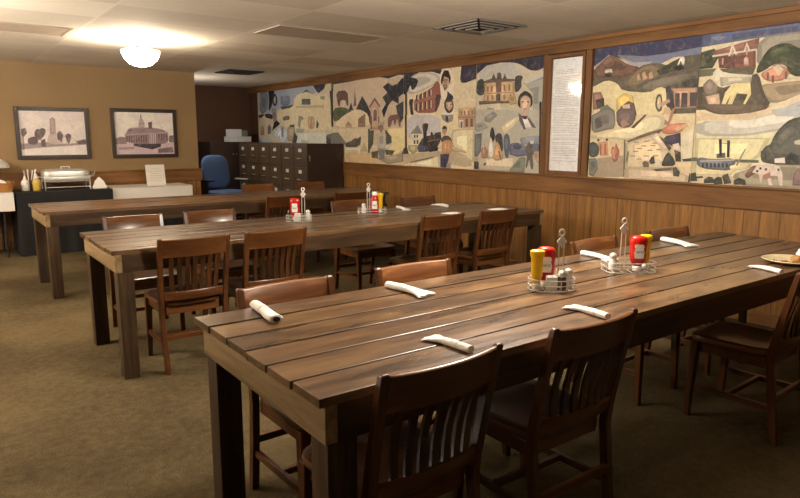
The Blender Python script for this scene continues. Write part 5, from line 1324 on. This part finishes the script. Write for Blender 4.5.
MB().lathe([(0.10, 0), (0.10, 0.012), (0.03, 0.03), (0.02, 0.06), (0.028, 0.14), (0.018, 0.22), (0.012, 0.29)], 20).build('base', M_CABDARK, r, smooth=True)
MB().lathe([(0.205, 0.265), (0.21, 0.268), (0.195, 0.315), (0.15, 0.36), (0.08, 0.385), (0.01, 0.39)], 30).build('lamp_shade', M_WHITE, r, smooth=True)

# ------------------------------------------------------------------ recess: file cabinets, dark cupboard, office chair
def make_cabinet():
    r = empty('file_cabinet')
    D, W, HH = 0.58, 0.408, 1.30
    MB().box(-D, -0.0, -W / 2 + 0.001, W / 2 - 0.001, 0.0, HH, 0.004).build('case', M_CAB, r)
    for k in range(4):
        z0 = 0.06 + k * 0.305
        d = MB().box(-D - 0.018, -D - 0.001, -W / 2 + 0.012, W / 2 - 0.012, z0, z0 + 0.295, 0.004).build('drawer', M_CAB, r)
        MB().box(-D - 0.024, -D - 0.019, -0.045, 0.045, z0 + 0.205, z0 + 0.255, 0.001).build('label_holder', M_CARD, d)
        MB().tube([(-D - 0.019, -0.05, z0 + 0.11), (-D - 0.045, -0.045, z0 + 0.115), (-D - 0.045, 0.045, z0 + 0.115), (-D - 0.019, 0.05, z0 + 0.11)], 0.009, 8).build('handle', M_BRASS, d, smooth=True)
    return r
fc = make_cabinet()
ORD = ['farthest of the six in the corner row', 'second farthest of the six', 'third farthest of the six', 'third nearest of the six', 'second nearest of the six', 'nearest of the six to the tables']
for k in range(6):
    place(fc, (-0.02, 10.03 - 0.41 * k, 0), 0, 'olive brown four-drawer file cabinet under the mural, ' + ORD[k], 'row of file cabinets under the mural', 'file cabinet')
r = empty('end_panel', (-0.325, 7.765, 0), 0, 'dark brown end panel closing the row of file cabinets, facing the tables', 'cabinet end panel')
MB().box(-0.30, 0.292, -0.012, 0.008, 0.0, 1.302, 0.003).build('panel', M_CABDARK, r)
MB().tube([(-0.27, -0.013, 1.06), (-0.27, -0.035, 1.06), (-0.27, -0.035, 1.13), (-0.27, -0.013, 1.13)], 0.006, 8).build('handle', M_BRASS, r, smooth=True)
r = empty('dark_cupboard', (-0.62, 10.72, 0), 0, 'dark brown cupboard in the recess corner left of the file cabinets', 'cupboard')
MB().box(-0.42, 0.42, -0.30, 0.30, 0, 1.31, 0.004).build('case', M_CABDARK, r)
for s in (-1, 1):
    d = MB().box(s * 0.208 - 0.204, s * 0.208 + 0.204, -0.318, -0.301, 0.05, 1.28, 0.003).build('door', M_CABDARK, r)
    MB().lathe([(0.004, 0), (0.004, 0.015), (0.011, 0.02), (0.010, 0.03), (0.002, 0.033)], 12, M=Matrix.Translation((s * 0.03, -0.318, 1.1)) @ Matrix.Rotation(PI / 2, 4, 'X')).build('knob', M_BRASS, d, smooth=True)
r = empty('card_box', (-0.475, 10.58, 1.3105), 0.15, 'white flat box lying on the dark cupboard top', 'box')
MB().box(-0.20, 0.20, -0.12, 0.12, 0.0, 0.075, 0.003).build('tray', M_LIGHTBOX, r); MB().box(-0.203, 0.203, -0.123, 0.123, 0.076, 0.092, 0.003).build('lid', M_LIGHTBOX, r)
r = empty('card_box', (-0.49, 10.58, 1.403), 0.15, 'white and grey green box standing on the flat white box', 'box')
MB().box(-0.17, 0.05, -0.08, 0.08, 0, 0.125, 0.003).build('white_side', M_LIGHTBOX, r); MB().box(0.051, 0.17, -0.08, 0.08, 0, 0.105, 0.003).build('green_side', M_GREENBOX, r)

# blue swivel chair
r = empty('office_chair', (-1.19, 9.42, 0), 0.30, 'blue fabric swivel office chair with a rounded back in the dark recess', 'office chair')
def pad(hx, hz, t, M, e=0.6, bulge=0.02):
    mb = MB(); rings = []
    for s, y in ((0.0, -t - bulge), (0.5, -t - bulge * 0.7), (0.85, -t), (0.97, -t * 0.6), (1.0, 0), (0.97, t * 0.6), (0.85, t), (0.5, t + bulge * 0.4), (0.0, t + bulge * 0.4)):
        s = max(s, 0.02)
        rings.append([M @ Vector((hx * s * math.copysign(abs(math.cos(a)) ** e, math.cos(a)), y, hz * s * math.copysign(abs(math.sin(a)) ** e, math.sin(a)))) for a in [2 * PI * k / 36 for k in range(36)]])
    return mb.loft(rings)
pad(0.235, 0.235, 0.03, Matrix.Translation((0, 0.20, 0.76)) @ Matrix.Rotation(math.radians(-8), 4, 'X')).build('backrest', M_BLUE, r, smooth=True)
pad(0.24, 0.24, 0.035, Matrix.Translation((0, -0.04, 0.47)) @ Matrix.Rotation(PI / 2, 4, 'X'), 0.55, 0.012).build('seat', M_BLUE, r, smooth=True)
MB().bar((0, 0.245, 0.72), (0, 0.22, 0.42), 0.06, 0.018).build('back_stem', M_BLACKPL, r)
for s in (-1, 1):
    a_ = MB().tube([(s * 0.22, 0.02, 0.44), (s * 0.29, 0.02, 0.46), (s * 0.29, 0.02, 0.64)], 0.014, 8).build('arm', M_BLACKPL, r, smooth=True)
    MB().box(s * 0.29 - 0.03, s * 0.29 + 0.03, -0.12, 0.12, 0.638, 0.662, 0.01, 3).build('arm_pad', M_STEEL if s > 0 else M_BLACKPL, a_, smooth=True)  # right-hand pad made pale: a white gleam put into its colour
MB().lathe([(0.03, 0.09), (0.03, 0.25), (0.02, 0.26), (0.02, 0.44)], 16).build('gas_column', M_BLACKPL, r, smooth=True)
mb = MB()
for k in range(5):
    a = 2 * PI * k / 5
    mb.bar((0, 0, 0.10), (0.28 * math.cos(a), 0.28 * math.sin(a), 0.075), 0.05, 0.03, 0.03, 0.02, (-math.sin(a), math.cos(a), 0))
mb.build('star_base', M_BLACKPL, r)
for k in range(5):
    a = 2 * PI * k / 5
    MB().lathe([(0.02, -0.018), (0.029, -0.014), (0.029, 0.014), (0.02, 0.018)], 14, M=Matrix.Translation((0.28 * math.cos(a), 0.28 * math.sin(a), 0.030)) @ Matrix.Rotation(a, 4, 'Z') @ Matrix.Rotation(PI / 2, 4, 'X')).build('caster', M_BLACKPL, r, smooth=True)

r.scale = (1.12, 1.12, 1.12)
# ------------------------------------------------------------------ ceiling fittings
LX, LY = -3.25, 6.08
r = empty('ceiling_light', (LX, LY, H), 0, 'lit frosted glass bowl light hanging just under the ceiling', 'ceiling light')
MB().lathe([(0.07, -0.001), (0.07, -0.02), (0.02, -0.03), (0.012, -0.04), (0.012, -0.09)], 24).build('canopy', M_BRASS, r, smooth=True)
mb = MB()
prof = [(0.160, -0.110), (0.166, -0.112), (0.160, -0.145), (0.136, -0.192), (0.092, -0.232), (0.046, -0.250), (0.006, -0.254)]
n = 40; rings = []
for rr, z in prof:
    rings.append([Vector((rr * (1 + (0.03 if k % 2 else 0) * (rr > 0.02)) * math.cos(2 * PI * k / n), rr * (1 + (0.03 if k % 2 else 0) * (rr > 0.02)) * math.sin(2 * PI * k / n), z)) for k in range(n)])
mb.loft(rings, cap=False).build('glass_bowl', M_BOWL, r, smooth=True)
for k in range(3):
    a = 2 * PI * k / 3 + 0.5
    MB().tube([(0.012 * math.cos(a), 0.012 * math.sin(a), -0.04), (0.158 * math.cos(a), 0.158 * math.sin(a), -0.108)], 0.005, 6).build('bracket', M_BRASS, r)
MB().lathe([(0.004, -0.272), (0.012, -0.266), (0.012, -0.255), (0.004, -0.250)], 12).build('finial', M_BRASS, r, smooth=True)

def vent(loc, s, lab, dark):
    r = empty('ceiling_vent', loc, 0, lab, 'ceiling vent', 'ceiling air vents')
    mb = MB()
    for k in range(4):
        a = s - k * s * 0.22; w = s * 0.05; z = -0.004 - 0.006 * k
        for sg in (-1, 1):
            mb.box(-a, a, sg * a - w if sg > 0 else -a, a if sg > 0 else -a + w, z - 0.010, z, 0)
            mb.box(sg * a - w if sg > 0 else -a, a if sg > 0 else -a + w, -a, a, z - 0.010, z, 0)
    MB().box(-s * 0.97, s * 0.97, -s * 0.97, s * 0.97, -0.004, -0.0005).build('opening', M_GRILLE_D, r)
    mb.build('louvres', M_GRILLE_D if dark else M_GRILLE, r)
vent((-1.19, 3.69, H), 0.27, 'grey square ceiling vent with stepped louvres above the mural mansion', False)
vent((-1.30, 8.42, H), 0.26, 'dark square ceiling vent near the recess, smaller and farther away', True)
# unlit troffer lens panels set in the tile grid
def troffer(x0, y0, lab):
    r = empty('light_panel', (x0 + 0.6, y0 + 0.305, H), 0, lab, 'ceiling light', 'unlit fluorescent panels in the ceiling grid')
    MB().box(-0.53, 0.53, -0.235, 0.235, -0.006, -0.001).build('lens', M_TROFFER, r)
    mb = MB()
    for q in ((-0.545, 0.545, -0.25, -0.235), (-0.545, 0.545, 0.235, 0.25), (-0.545, -0.53, -0.235, 0.235), (0.53, 0.545, -0.235, 0.235)): mb.box(*q, -0.009, -0.0005)
    mb.build('frame', M_TROFFER, r)
M_TROFFER = plain('unlit_grey_lens', (172, 154, 136), 0.5, 0.0, 0.05)
troffer(-2.6, 4.55, 'unlit grey fluorescent panel in the ceiling right of the lit bowl lamp')
troffer(-5.0, 5.77, 'unlit grey fluorescent panel in the ceiling left of the lit bowl lamp')

# ------------------------------------------------------------------ light
def lamp(name, loc, watts, c=(1.0, 0.915, 0.79), rad=0.12):
    l = bpy.data.lights.new(name, 'POINT'); l.energy = watts; l.color = c; l.shadow_soft_size = rad
    o = bpy.data.objects.new(name, l); COL.objects.link(o); o.location = loc
    return o
lamp('ceiling_bowl_bulb', (LX, LY, H - 0.15), 110, rad=0.05)
lamp('room_lamp', (-2.75, 1.75, 1.95), 165, rad=0.16)
lamp('room_lamp', (-6.6, 4.4, 1.95), 170, rad=0.2)
lamp('room_lamp', (-6.6, 7.4, 1.95), 120, rad=0.2)
lamp('recess_fill', (-1.68, 9.62, 1.75), 18, (1.0, 0.95, 0.88), 0.05)  # added unseen behind the wall corner to brighten the recess
def upward_fill(name, loc, watts, size, c=(1.0, 0.92, 0.80)):
    l = bpy.data.lights.new(name, 'AREA'); l.energy = watts; l.color = c; l.size = size
    o = bpy.data.objects.new(name, l); COL.objects.link(o); o.location = loc; o.rotation_euler = (PI, 0, 0)
upward_fill('ceiling_fill_light', (-6.3, 4.9, 1.1), 190, 1.2)  # added out of view to brighten the ceiling, no fixture stands here
w = bpy.data.worlds.new('World'); SC.world = w; w.use_nodes = True
w.node_tree.nodes['Background'].inputs[0].default_value = (0.9, 0.75, 0.6, 1); w.node_tree.nodes['Background'].inputs[1].default_value = 0.02

# ------------------------------------------------------------------ camera
cd = bpy.data.cameras.new('camera'); cd.sensor_width = 36.0; cd.lens = 638.84 / 800 * 36.0; cd.clip_start = 0.02
cam = bpy.data.objects.new('camera', cd); COL.objects.link(cam)
r_, u_, f_ = Vector((0.80425452, -0.5942808, 0.00223341)), Vector((0.10026788, 0.13939728, 0.98514707)), Vector((0.58576532, 0.79208505, -0.17169817))
m = Matrix.Identity(4)
for i in range(3):
    m[i][0] = r_[i]; m[i][1] = u_[i]; m[i][2] = -f_[i]
m[0][3], m[1][3], m[2][3] = -4.97842, -0.33804, 1.38877
cam.matrix_world = m
SC.camera = cam
SC.view_settings.view_transform = 'Standard'
SC.view_settings.look = 'None'
SC.view_settings.exposure = 0.15
SC.cycles.max_bounces = 8
SC.cycles.sample_clamp_indirect = 4.0
